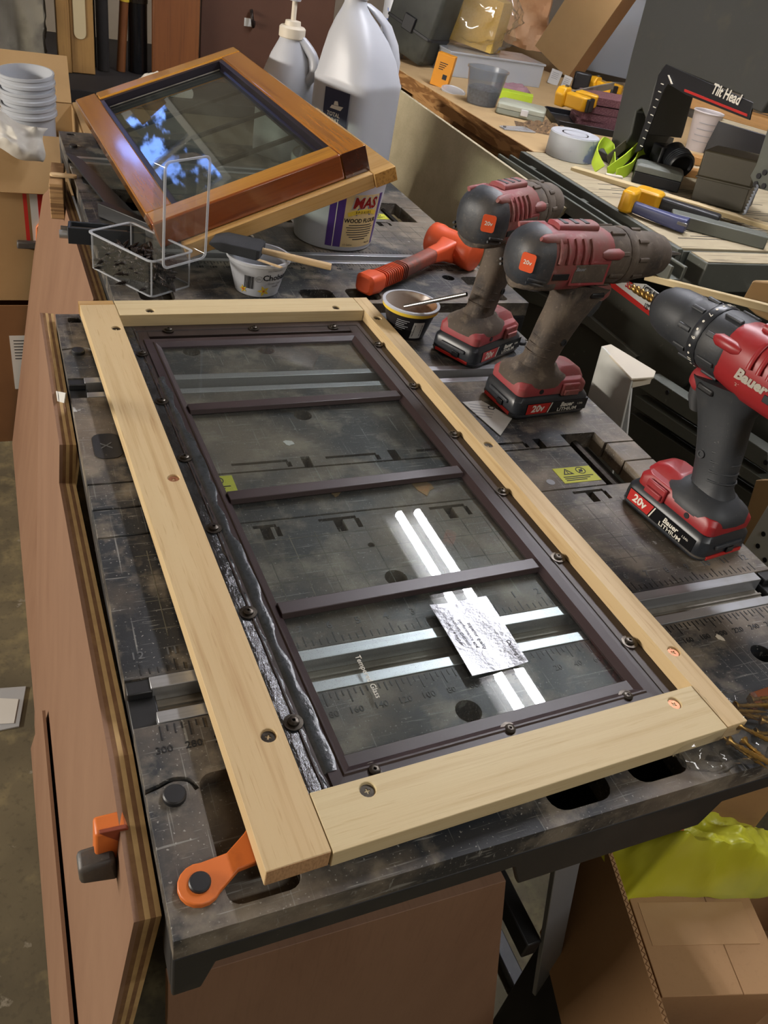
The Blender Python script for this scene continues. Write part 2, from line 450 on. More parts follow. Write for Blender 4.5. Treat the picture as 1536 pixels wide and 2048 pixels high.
M['saw_grey'] = mat('saw_grey', '#3a3b38', 0.55, layers=[(5, 0.42, 0.7, '#32332f', 0.8), (14, 0.58, 0.78, '#4f4c3e', 0.6), (160, 0.68, 0.73, '#6c6a60', 0.4)])
M['cab_grey'] = mat('cab_grey', '#3f4039', 0.5, layers=[(4, 0.42, 0.7, '#35362f', 0.8), (90, 0.66, 0.72, '#6f6c5e', 0.4)])
M['olive'] = mat('olive', '#3d382a', 0.5, layers=[(8, 0.45, 0.75, '#2f2b20', 0.7)])
M['bench_top'] = mat('bench_top', '#b79b70', 0.7, layers=[(3, 0.4, 0.7, '#a58a60', 0.7), (9, 0.55, 0.8, '#8d7450', 0.6)])
M['bench_edge'] = mat('bench_edge', '#b98c58', 0.6, layers=[((40, 7, 40), 0.44, 0.52, '#7d5228', 0.8, dict(detail=2, dist=1.5)), ((60, 12, 90), 0.55, 0.75, '#cba26c', 0.6)])
M['worn_board'] = mat('worn_board', '#a99c80', 0.8, layers=[(6, 0.45, 0.75, '#8d8168', 0.6), ((8, 190, 8), 0.6, 0.68, '#5d5342', 0.75, dict(detail=1)), (50, 0.6, 0.8, '#c4b793', 0.5)])
M['abrasive'] = mat('abrasive', '#5a353a', 0.95, layers=[(260, 0.45, 0.7, '#84605f', 0.6)], bump=(500, 1.0))
M['navy'] = mat('navy', '#3a3f63', 0.45)
M['cloth'] = mat('cloth', '#c0bcb2', 0.9, layers=[(12, 0.45, 0.75, '#a9a498', 0.5)])
M['tarp'] = mat('tarp', '#6e695b', 0.8, layers=[(5, 0.4, 0.7, '#8a8575', 0.8), (12, 0.5, 0.7, '#4a463c', 0.7)])
M['stile'] = wood('stile', '#8f6d3c', '#6b4c25', '#a27f49', ax='z', rough=0.6)
M['door_wood'] = wood('door_wood', '#6e4222', '#54301a', '#7f5029', ax='z', rough=0.45)
M['brown_board'] = mat('brown_board', '#4c2f1f', 0.6, layers=[(3, 0.4, 0.7, '#5a3a27', 0.7)])
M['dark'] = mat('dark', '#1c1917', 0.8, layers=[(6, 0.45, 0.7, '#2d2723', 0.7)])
M['peg_white'] = mat('peg_white', '#b9bdb8', 0.6)
M['lime'] = mat('lime', '#a3bd28', 0.6, layers=[(30, 0.5, 0.8, '#b9cf45', 0.5)])
M['epoxy'] = mat('epoxy', '#8a5a2c', 0.25, layers=[(30, 0.45, 0.65, '#c8ab86', 0.7)])
M['duct'] = mat('duct', '#aeb2b6', 0.45, layers=[(14, 0.55, 0.6, '#4a5f96', 0.8)])
M['tube'] = mat('tube', '#f6f6ff', 0.5, emit=TUBE_EMIT)
M['lamp_white'] = mat('lamp_white', '#d0cec8', 0.5)
def outdoors(name):
    m, t, N, L = ntree(name)   # bluish evening sky behind leaves outside the little window
    out = N.new('ShaderNodeOutputMaterial'); e = N.new('ShaderNodeEmission'); mx = N.new('ShaderNodeMix'); mx.data_type = 'RGBA'
    L.new(noise_fac(t, 7.5, 0.52, 0.57, detail=5), mx.inputs[0])
    mx.inputs[6].default_value = lin('#1a1d20'); mx.inputs[7].default_value = lin('#7aa2ff')
    L.new(mx.outputs[2], e.inputs[0]); e.inputs[1].default_value = DAY_EMIT; L.new(e.outputs[0], out.inputs[0])
    return m
M['daylight'] = outdoors('daylight')
M['rust'] = mat('rust', '#1d1613', 0.45, metal=0.5, layers=[(200, 0.45, 0.65, '#43342a', 0.7)])
# ---------------------------------------------------------------- the room
FL = -H
struct('floor', box(-3300, 2300, -1700, 2800, FL - 60, FL), M['concrete'])
wb = cut(box(-3360, 2360, 2800, 2860, FL, 1500), box(-440, -120, 2790, 2870, 540, 950))
struct('wall_back', wb, M['wall'])
struct('wall_left', box(-3360, -3300, -1700, 2800, FL, 1500), M['wall'])
struct('wall_right', box(2300, 2360, -1700, 2800, FL, 1500), M['wall'])
struct('wall_front', box(-3360, 2360, -1760, -1700, FL, 1500), M['wall'])
struct('ceiling', box(-3360, 2360, -1760, 2860, 1500, 1540), M['ceiling'])
wn = tag(place(link('window_1', cut(box(-444, -116, 2796, 2856, 536, 954), box(-420, -140, 2780, 2880, 560, 930)), M['lamp_white'])), None, None, kind='structure')
part('pane', box(-420, -140, 2825, 2831, 560, 930), M['daylight'], wn)
part('mullion', box(-420, -140, 2800, 2824, 738, 752), M['lamp_white'], wn)
def lamp(label, x, y, z, L, ax, lit):
    t = thing('fluorescent_lamp', label, 'lamp', (x, y, z), (0, 0, 0 if ax == 'y' else 90))
    part('housing', loft([[(a, yy, c) for a, c in ((-35, 90), (35, 90), (80, 34), (80, 30), (-80, 30), (-80, 34))] for yy in (-L/2 - 25, L/2 + 25)]), M['lamp_white'], t, bev=2)
    for i, sx in enumerate((-35, 35)):
        part('tube', lathe([(13, -L/2 + 12), (13, L/2 - 12)], 14).r('X', 90).t(sx, 0, 0), M[lit], t)
        for e in (-1, 1):
            part('tube_cap', lathe([(13.6, 0), (13.6, 22)], 14).r('X', 90 if e < 0 else -90).t(sx, e*(L/2 - 14), 0), M['steel'], t)
            part('socket', box(sx - 9, sx + 9, e*(L/2 + 10) - 6, e*(L/2 + 10) + 6, -14, 30), M['lamp_white'], t)
    for e in (-1, 1):
        part('hanger_chain', tube([(0, e*400, 88), (0, e*400, 1500 - z)], 3, 6), M['steel'], t)
lamp('twin-tube fluorescent lamp hanging above the workbench', 817, 1011, 1200, 1222, 'y', 'tube')
wlm = thing('wall_lamp', 'long white work lamp fixed on the side wall', 'lamp', (-3200, 900, 560))  # housing made up for the added left fill
part('housing', loft([[(a, yy, c) for a, c in ((-100, -60), (-100, 60), (30, 90), (34, 88), (34, 84), (-30, 52), (-30, -52), (34, -84), (34, -88), (30, -90))] for yy in (-840, 840)]), M['lamp_white'], wlm)
lamp('twin-tube fluorescent lamp hanging near the front wall', 450, -1050, 1275, 1222, 'x', 'lamp_white')  # unlit fixture made up round the added front fill
part('diffuser', box(-28, -20, -820, 820, -50, 50), M['lamp_white'], wlm)

# ---------------------------------------------------------------- folding work tables
def make_table(label):
    T = thing('folding_work_table', label, 'work table', (3, 271.5, 0), group='folding work tables end to end')
    W, D = 320, 397.5
    def y(v): return v - 271.5
    def x(v): return v - 3
    dk = -22
    deep = lambda g: g
    # front rail: pockets, dog holes, hook groove
    def hook(yc, s):   # the curved groove round each corner peg
        pts = [(-W - 5, yc + s*7), (-W + 8, yc + s*10), (-W + 18, yc + s*13), (-W + 28, yc + s*10), (-W + 32, yc + s*2)]
        return ribbon(smooth_path([(p[0], p[1], -2) for p in pts]), (0, 0, 1), 8, 3.2)
    cf = prism(rrect(46, 92, 9, cx=x(-260), cy=y(-70)), -14, 5)
    cf += prism(rrect(52, 40, 12, cx=x(-29), cy=y(-97)), -30, 5) + prism(rrect(52, 40, 12, cx=x(45), cy=y(-94)), -30, 5)
    cf += prism(circ(10.5, 20, x(222), y(-29)), -30, 5) + prism(circ(10.5, 20, x(-76), y(-21)), -30, 5)
    cf += prism(rrect(46, 92, 9, cx=x(268), cy=y(-70)), -14, 5)
    cf += hook(y(-36), 1) + hook(y(-36), 1).scale(-1, 1, 1)
    part('end_rail', cut(box(-W, W, -D, y(23), dk, 0), cf), M['table'], T, bev=1.2)
    cr = prism(rrect(46, 92, 9, cx=x(-230), cy=y(606)), -14, 5) + prism(rrect(46, 92, 9, cx=x(240), cy=y(606)), -14, 5)
    for hx in (-76, 222, -170, 100): cr += prism(circ(10.5, 20, x(hx), y(563)), -30, 5)
    cr += prism(rrect(16, 14, 3, cx=x(-296), cy=y(652)), -30, 5)
    cr += hook(y(567), 1) + hook(y(567), 1).scale(-1, 1, 1)
    part('end_rail', cut(box(-W, W, y(508), D, dk, 0), cr), M['table'], T, bev=1.2)
    def lslot(x0, x1, y0, leg):   # an L-shaped interlock gap
        return box(x(x0), x(x1), y(y0) - 2, y(y0) + 2, -12, 5) + box(x(x1) - 2.5, x(x1) + 2.5, min(y(y0), y(y0) + leg), max(y(y0), y(y0) + leg) - 2.1 if leg > 0 else y(y0) - 2.1, -12, 5)
    def peg(px, py): return box(x(px) - 5, x(px) + 5, y(py) - 9, y(py) + 9, -13, 5)
    c1 = prism(circ(10.5, 20, x(-74), y(131)), -30, 5) + prism(circ(3.4, 12, x(-80), y(178)), -30, 5) + prism(circ(3.4, 12, x(-20), y(178)), -30, 5)
    for a, b in ((-118, -80), (-182, -160), (176, 216), (80, 118), (0, 40)):
        c1 += lslot(a, b, 221, -16) + peg((a + b)/2, 211)
    part('jaw', cut(box(-W, W, y(66.5), y(228), dk, 0), c1), M['table'], T, bev=0.8)
    c2 = prism(circ(10.5, 20, x(-76), y(407)), -30, 5) + prism(circ(10.5, 20, x(170), y(407)), -30, 5)
    for a, b in ((-178, -119), (-77, -19), (30, 88), (120, 170)):
        c2 += lslot(a, b, 322, -11) + peg(b + 20, 318)
    c2 += box(x(228), x(279), y(300), y(332), -30, 5) + box(x(-270), x(-222), y(300), y(332), -30, 5)
    part('jaw', cut(box(-W, W, y(309), y(465), dk, 0), c2), M['table'], T, bev=0.8)
    part('centre_strip', box(x(-222), x(228), y(230), y(307), dk, 0), M['table'], T, bev=0.8)
    for sx in (-1, 1):
        a, b = ((-W, x(-272)) if sx < 0 else (x(281), W))
        part('bridge', box(a, b, y(230), y(268), dk, 0), M['table'], T, bev=1)
        part('bridge', box(a, b, y(270), y(307), dk, 0), M['table'], T, bev=1)
        cx = x(-247) if sx < 0 else x(254)
        part('jaw_screw', tube([(cx, y(200), -16), (cx, y(335), -16)], 6, 8), M['steel_dk'], T)
        part('jaw_tab', box(cx - 20, cx + 20, y(255), y(285), -40, -26), M['orange'] if sx < 0 else M['black'], T, bev=1)
    # T-tracks
    for y0, y1 in ((23, 66.5), (465, 508)):
        tr = thing('track', None, None); tr.parent = T; tr.location = (0, 0, 0)
        part('track_bar', box(x(-300), x(300), y(y1) - 11.5, y(y1) - 0.6, -14, 0.6), M['alu'], tr, bev=0.5)
        part('track_bar', box(x(-300), x(300), y(y0) + 0.6, y(y0) + 10.5, -14, 0.6), M['alu'], tr, bev=0.5)
        part('track_bed', box(x(-300), x(300), y(y0) + 1, y(y1) - 1, -18, -14.1) + box(x(-300), x(300), y(y0) + 24, y(y0) + 26, -14, -12), M['alu_dirty'], tr)
        for sx in (-1, 1):
            part('track_end', box(sx*W - (20 if sx > 0 else 0), sx*W + (20 if sx < 0 else 0), y(y0), y(y1), dk, -8) + box(sx*W - (18 if sx > 0 else 0), sx*W + (18 if sx < 0 else 0), y(y1) - 13, y(y1) - 0.5, -8, -1), M['mould'], tr, bev=1)
    # skirt with the deeper corner blocks
    def skirt(z1, pts): return pts
    fr = [(-W, -23), (W, -23), (W, -71), (W - 22, -71), (W - 30, -42), (110, -42), (100, -71), (-72, -71), (-84, -42), (-W + 26, -42), (-W + 18, -71), (-W, -71)]
    for yy in (-D, D - 6):
        part('skirt', prism(fr, 0, 6).r('X', 90).t(0, yy + 6, 0), M['table_side'], T, bev=1.5)
    sd = [(-D + 6, -23), (D - 6, -23), (D - 6, -71), (D - 28, -71), (D - 40, -40), (-D + 40, -40), (-D + 28, -71), (-D + 6, -71)]
    for xx in (-W, W - 6):
        part('side_skirt', prism(sd, 0, 6).m(Matrix(((0,0,1,0),(1,0,0,0),(0,1,0,0),(0,0,0,1)))).t(xx, 0, 0), M['table_side'], T, bev=1.5)
    part('under_tray', box(-W + 8, W - 8, -D + 8, D - 8, -60, -52), M['mould'], T)
    # corner pegs
    for sx in (-1, 1):
        for yy in (-36, 567):
            part('peg', lathe([(7.5, -6), (7.5, 3.2), (6.6, 4.2)], 20).t(sx*(W - 17), y(yy), 0), M['mould'], T)
    # scales
    tick = G()
    for k in range(-300, 301, 5):
        if k == 0: continue
        ln = 12 if k % 20 == 0 else (8 if k % 10 == 0 else 5)
        tick += box(x(k) - 0.5, x(k) + 0.5, y(21) - ln, y(21), -0.1, 0.35)
    for k in range(-48, 49):
        ln = 11 if k % 4 == 0 else 6
        tick += box(x(k*6.35) - 0.45, x(k*6.35) + 0.45, y(69), y(69) + ln, -0.1, 0.35)
    o = part('scale_marks', tick, M['mould'], T, smooth=0); o['kind'] = 'stuff'
    for k in range(-300, 301, 20):
        if k: part('scale_number', txt(str(abs(k)), 5.6, th=0.25, bold=0.02).t(x(k), y(1), 0.15), M['mould'], T, smooth=0)
    for k in range(-12, 13):
        if k: part('scale_number', txt(str(abs(k)), 7.5, th=0.25, bold=0.02).t(x(k*25.4), y(88), 0.15), M['grey_ink'], T, smooth=0)
    part('scale_word', txt('mm', 6, th=0.25).t(x(300), y(-12), 0.15), M['mould'], T, smooth=0)
    part('scale_word', txt('inch', 6, th=0.25).t(x(292), y(100), 0.15), M['mould'], T, smooth=0)
    gl = G()
    for k in range(-11, 12): gl += box(x(k*25.4) - 0.4, x(k*25.4) + 0.4, y(104), y(206), -0.1, 0.12)
    for yy in (113, 144, 175, 200): gl += box(x(-290), x(290), y(yy) - 0.4, y(yy) + 0.4, -0.1, 0.1)
    o = part('grid_lines', gl, M['grid_tan'], T, smooth=0); o['kind'] = 'stuff'
    # stickers
    for lx, ly in ((201, 252), (-207, 290)):
        s = part('warning_sticker', box(x(lx) - 25, x(lx) + 25, y(ly) - 14, y(ly) + 14, 0, 0.5), M['hi_yellow'], T, label='yellow warning sticker')
        tri = [(-17, 1), (-3, 1), (-10, 12)]
        g = cut(prism(tri, 0, .3), prism([(-14.6, 2.4), (-5.4, 2.4), (-10, 9.6)], -1, 2)) + box(-10.5, -9.5, 4.4, 7.4, 0, .3) + box(-10.5, -9.5, 3, 3.8, 0, .3)
        g += cut(prism(circ(6.2, 20, 9, 6.5), 0, .3), prism(circ(5.2, 20, 9, 6.5), -1, 2)) + box(-5.5, 5.5, -.5, .5, 0, .3).r('Z', 45).t(9, 6.5) + prism([(6, 4), (8, 9), (10, 7), (12, 8), (11, 4)], 0, .28)
        for r in range(3): g += box(-20, 20 - r*6, -4 - r*3.2, -2.8 - r*3.2, 0, .3)
        part('warning_print', g.t(x(lx), y(ly), 0.5), M['ink'], s, smooth=0)
    part('round_badge', lathe([(5, 0), (5, .5)], 20).t(x(160), y(243), 0), M['ink_grey'], T)
    part('maker_badge', prism(rrect(26, 44, 9, cx=x(-292), cy=y(370)), 0, 0.8), M['table_side'], T)
    part('maker_lettering', txt('X', 11, th=.3).r('Z', 90).t(x(-292), y(370), .8), M['grey_ink'], T, smooth=0)
    # folding scissor legs: two crossing flat bars at each end, on feet
    for yy in (-331, 331):
        for sx, dy in ((-1, 0), (1, 9)):
            part('leg', loft([[(sx*xx + a, yy + dy + b, zz) for a, b in ((-15, -4), (15, -4), (15, 4), (-15, 4))] for xx, zz in ((32, -58), (230, FL + 12))]), M['silver_paint'], T, bev=1)
            part('foot', box(sx*238 - 34, sx*238 + 34, yy + dy - 18, yy + dy + 18, FL, FL + 16), M['black'], T, bev=3)
        part('leg_housing', box(-120, 140, yy + 18, yy + 50, -150, -58), M['table_side'], T, bev=4)
    for sx in (-1, 1):
        part('foot_bar', box(sx*238 - 12, sx*238 + 12, -313, 313, FL + 4, FL + 22), M['table_side'], T, bev=2)
        part('side_strut', box(sx*110 - 10, sx*110 + 10, -322, 322, -470, -440), M['table_side'], T, bev=2)
    return T
T1 = make_table('black plastic folding work table under the pine-framed window')
T2 = copy_tree(T1)
T2['label'] = 'black plastic folding work table farther off, carrying the tub and the mallet'
place(T2, (76, 1098, 0), (0, 0, 0.4))

# the orange dog link on the near corner
d = thing('clamp_link', 'orange plastic dog link with two pegs on the near table corner', 'clamp link', (-297, -99, 0), (0, 0, 21))
pts = []
L_ = 46
for i in range(13): a = radians(55 + i*250/12); pts.append((13*cos(a), 13*sin(a)))
pts += [(L_*0.5, -6.5)]
for i in range(13): a = radians(235 + i*250/12); pts.append((L_ + 13*cos(a), 13*sin(a)))
pts += [(L_*0.5, 6.5)]
part('link', prism(pts, 0, 4.6), M['orange'], d, bev=0.8)
for xx in (0, L_): part('peg', lathe([(6.6, 0), (6.6, 6.2), (5.8, 7)], 20).t(xx, 0, 0), M['mould'], d)
# ---------------------------------------------------------------- the pine-framed window lying on the near table
FX, FY, FT, FW, FH = -261.8, -111.6, 0.0357, 390.2, 773.5
B_, T_, Z0, Z1 = 41.5, 21.2, 4.5, 20.0
F = thing('window_in_pine_frame', 'brown four-pane window screwed into a bare pine frame on the table', 'window', (FX, FY, .8), (0, 0, FT*180/pi))
def holes(pts, r=5.6):
    g = G()
    for a, b in pts: g += lathe([(r, Z1 - 2.6), (r, Z1 + 2)], 16).t(a, b, 0)
    return g
hl = [(32.4, 698), (32.3, 390.7), (30.2, 91.2)]; hb = [(78.9, 32.7), (342.3, 30.9)]; hr = [(379.3, 707.7), (378.3, 392.7), (380.5, 76.7)]; ht = [(80.5, 743.7), (331.3, 742.6)]
stile = part('stile', cut(box(0, B_ - .4, 0, FH - 11, Z0, Z1), holes(hl)), M['pine_y'], F, bev=0.5)
part('end_grain', box(0.4, B_ - .8, -0.25, 0.05, Z0 + .4, Z1 - .4), M['pine_end'], stile)
part('stile_cap', box(-0.5, B_ - .8, FH - 10.6, FH + 1, Z0, Z1 - .2), M['pine_lacq'], stile, bev=0.6)
part('stile', cut(box(FW - T_ + .5, FW, -1, FH, Z0, Z1), holes(hr)), M['pine_y'], F, bev=0.5)
part('rail', cut(box(B_ + .3, FW - T_ - .4, -1.5, B_, Z0, Z1), holes(hb)), M['pine_x'], F, bev=0.5)
part('rail', cut(box(B_ + .3, FW - T_ - .2, FH - B_, FH, Z0, Z1), holes(ht)), M['pine_x'], F, bev=0.5)
for i, (a, b) in enumerate(hl + hb + hr + ht):
    s = part('countersunk_screw', cut(lathe([(2, Z1 - 8), (4.9, Z1 - 2.6), (4.9, Z1 - 1.9)], 14), cbox(4.4, 1.3, 3, 0, 0, Z1 - 2) + cbox(1.3, 4.4, 3, 0, 0, Z1 - 2)).r('Z', 31*i).t(a, b, 0), M['copper'] if i in (1, 4, 7) else M['steel_dk'], F)
part('glue_squeeze', tube(smooth_path([(FW - T_ + .5, 41, Z1 - .3), (FW - T_ - .5, 32, Z1 + .2), (FW - T_ + .4, 20, Z1 + .1), (FW - T_ + .2, 8, Z1 - .3)]), [.6, 1, 1.6, 1.9, 1.2, 1.5, 1.9, 1.2, 1, 1.2, 1.3, .8, .5], 8), M['clear_plastic'], F)
# bronze aluminium window: flange, ridge, moulding, muntins
u0, u1, v0, v1 = B_ + .6, FW - T_ - .1, B_ + .4, FH - B_ - .3
def ringbox(a0, a1, b0, b1, wdt, z0, z1):
    return [box(a0, a0 + wdt, b0, b1, z0, z1), box(a1 - wdt, a1, b0, b1, z0, z1), box(a0 + wdt, a1 - wdt, b0, b0 + wdt, z0, z1), box(a0 + wdt, a1 - wdt, b1 - wdt, b1, z0, z1)]
for k, g in enumerate(ringbox(u0, u1, v0, v1, 29, 0, 5.2)):
    part('flange', g, M['bronze'], F, bev=0.4)
def mitred(a0, a1, b0, b1, prof):
    """four mitred lengths; prof = (inset, z) outline"""
    out = []
    c = [(a0, b0), (a1, b0), (a1, b1), (a0, b1)]; s = [(1, 1), (-1, 1), (-1, -1), (1, -1)]
    for k in range(4):
        p, q = k, (k + 1) % 4
        out.append(loft([[(c[e][0] + s[e][0]*i, c[e][1] + s[e][1]*i, z) for i, z in prof] for e in (p, q)]))
    return out
mo = [(0, 4.6), (0.2, 6.9), (9.2, 7.3), (10.2, 8.7), (11.6, 8.8), (17.6, 4.6), (17.6, 2.2), (4, 2.2)]
for g in mitred(62.6, 347.6, 44.4, 692.6, mo):
    part('moulding', g, M['bronze_lt'], F)
for g in mitred(u0 + 13.4, u1 - 13.4, v0 + .5, v1 - 13.4, [(0, 5.1), (0.5, 6.3), (1.7, 6.3), (2.2, 5.1)]):
    part('ridge', g, M['bronze'], F)
gu0, gu1, gv0, gv1 = 79, 331.5, 58.3, 676.5
for v in (214.5, 368.5, 529):
    part('muntin', loft([[(u, v + a, z) for a, z in ((-8.4, 4.1), (-6.6, 9.3), (6.6, 9.3), (8.4, 4.1))] for u in (gu0, gu1)]), M['bronze_lt'], F, bev=0.5)
edges = [gv0, 214.5, 368.5, 529, gv1]
for k in range(4):
    part('pane', box(gu0 - 1, gu1 + 1, edges[k] + (.2 if k else 0), edges[k+1] - .2, 1.6, 4.0), M['glass'], F, smooth=0)
# wet black sealant bead over the flange along one side
random.seed(5)
bead = []
for i in range(110):
    v = 46 + i*(728 - 46)/109
    wv = 8.0 + .5*sin(i*1.7) + random.uniform(-.7, .7)
    c0 = 51.4 + .6*sin(i*.9)
    bead.append([(c0 - wv, v, 4.9), (c0 - wv*.7, v, 6.0 + random.uniform(-.3, .5)), (c0 - wv*.2, v, 5.5 + random.uniform(-.2, .3)), (c0 + wv*.35, v, 5.6 + random.uniform(-.2, .3)), (c0 + wv*.5, v, 5.0), (c0 + wv*.62, v, 5.9 + random.uniform(-.2, .4)), (c0 + wv, v, 4.9)])
part('sealant_bead', loft(bead), M['sealant'], F, label='wet black sealant along the flange', smooth=60)
smear = []
for i in range(100):
    v = 60 + i*(600 - 60)/99
    wv = 7.6 + 2.2*sin(i*.21) + 1.3*sin(i*.77) + random.uniform(-.7, .7) - (0 if i < 80 else (i - 80)*.25)
    smear.append([(60.2, v, 4.9), (62.4, v, 7.1), (64, v, 7.5), (62.6 + wv*.8, v, 7.75), (62.6 + wv, v, 7.25)])
part('sealant_smear', loft(smear), mat('smear', '#2f3437', 0.22, layers=[(60, .4, .7, '#43484d', .7), (220, .55, .7, '#212426', .6)], bump=(240, .5)), F, smooth=60)
n = 0
for su, sv in [(54.3, v) for v in (106, 218.7, 327.5, 440, 549, 658)] + [(360.5, v) for v in (105.5, 218.6, 326.4, 437.6, 548.3, 658.3)] + [(97.6, 716), (207.3, 715), (317.6, 712), (206.3, 54.5), (318.9, 55), (94.3, 52)]:
    s = part('pan_screw', cut(lathe([(6.2, 5), (7.2, 6.0), (7.2, 7.0), (4.4, 7.2), (4.2, 8.8), (2.6, 9.6)], 18), cbox(2.2, 2.2, 4, 0, 0, 9)).r('Z', 40*n).t(su, sv, 0), M['steel_dk'], F)
    n += 1
# etched words on the glass
part('etched_lettering', txt('Tempered Glass', 4.6, th=.15).r('Z', -90).t(124, 133, 4.15), M['ink_white'], F, smooth=0)
# silver product card lying on the glass
cardM = mat('card_foil', '#8f9195', 0.22, metal=0.35, layers=[(40, .4, .7, '#a0a3a8', .5)], bump=(220, .5))
c = thing('product_card', 'crinkled silver product card lying on the lowest pane', 'card', (FX, FY, 4.9), (0, 0, FT*180/pi))
cp = lambda a, b: (a - 0, b - 0)
def cardpt(s, t):
    p = Vector((204, 109, 0)).lerp(Vector((257.5, 109.5, 0)), s).lerp(Vector((206, 190, 0)).lerp(Vector((262, 188, 0)), s), t)
    p.z = 1.6 + 1.2*(s - .5)**2*4 + 0.5*sin(7*s + 3*t)
    return p
top = grid(12, 14, cardpt)
bot = grid(12, 14, lambda s, t: cardpt(s, t) - Vector((0, 0, .5)))
bot.f = [tuple(reversed(q)) for q in bot.f]
rimI = [i for i in range(12)] + [12*j + 11 for j in range(1, 14)] + [12*13 + i for i in range(10, -1, -1)] + [12*j for j in range(12, 0, -1)]
cg = top + bot
cg.f += [(rimI[(k+1) % len(rimI)], rimI[k], rimI[k] + 168, rimI[(k+1) % len(rimI)] + 168) for k in range(len(rimI))]
part('card_sheet', cg, cardM, c)
words = ['Available in 4 higher', 'R-values, thermal', 'performance and', 'superior quality', 'Cladding VE']
for k, s in enumerate(words):
    g = txt(s, 3.4, th=.1, bold=.01).r('Z', -90).t(212 + k*6.2 + (16 if k == 4 else 0), 160 - k*4 - (20 if k == 4 else 0), 0)
    part('card_lettering', g.map(lambda p: Vector((p.x, p.y, p.z + cardpt(min(max((p.x - 204)/55, 0), 1), min(max((p.y - 109)/80, 0), 1)).z + .12))), M['ink'], c, smooth=0)

# flakes lying on the table under and beside the glass
for k, (x_, y_, r_, m_n, lb_) in enumerate(((578, 886, 6, 'paper', 'pale round flake under the second pane'), (672, 986, 6.5, 'cardboard_tan', 'beige crumb under the third pane'), (846, 972, 13, 'cardboard_tan', 'tan scrap of peeled film under the third pane'), (1440, 1276, 4, 'cream', 'tiny cream splinter beside the scale on the near table'))):
    random.seed(60 + k)
    pts_ = [(r_*(1 + .35*random.uniform(-1, 1))*cos(a*.6283), r_*.75*(1 + .35*random.uniform(-1, 1))*sin(a*.6283)) for a in range(10)]
    q_ = at(x_, y_, .3)
    solo('flake', prism(pts_, 0, .5), M[m_n], lb_, 'flake', (q_.x, q_.y, .15), (0, 0, 40*k), smooth=0)
# ---------------------------------------------------------------- cordless drills
def side(s, yoff, x0=0, z0=0):
    """matrix that stands lettering (xy) on a tool's side: s=-1 right side, +1 left side"""
    return Matrix.Translation((x0, s*yoff, z0)) @ Matrix(((-s, 0, 0, 0), (0, 0, s, 0), (0, 1, 0, 0), (0, 0, 0, 1)))
def xring(x, ry, rz, zc, n=20, e=2.4, flat=None):
    out = []
    for i in range(n):
        a = 2*pi*i/n
        c, s = cos(a), sin(a)
        yy = ry*abs(c)**(2/e)*(1 if c > 0 else -1); zz = rz*abs(s)**(2/e)*(1 if s > 0 else -1)
        out.append((x, yy, zc + zz))
    return out
def zring(xc, z, rx, ry, n=20, e=2.8, lean=0.0):
    out = []
    for i in range(n):
        a = 2*pi*i/n
        c, s = cos(a), sin(a)
        xx = rx*abs(c)**(2/e)*(1 if c > 0 else -1); yy = ry*abs(s)**(2/e)*(1 if s > 0 else -1)
        out.append((xc + xx, yy, z - lean*xx))
    return out
def sidecyl(g, r, zc, s, lift=0.15):
    """wrap flat side lettering (x, z about zc) round a horizontal barrel of radius r"""
    def fn(p):
        a = (p.z - zc)/r
        rr = r + lift + abs(p.y)*0
        return Vector((p.x, s*rr*cos(a), zc + rr*sin(a)))
    return g.map(fn)
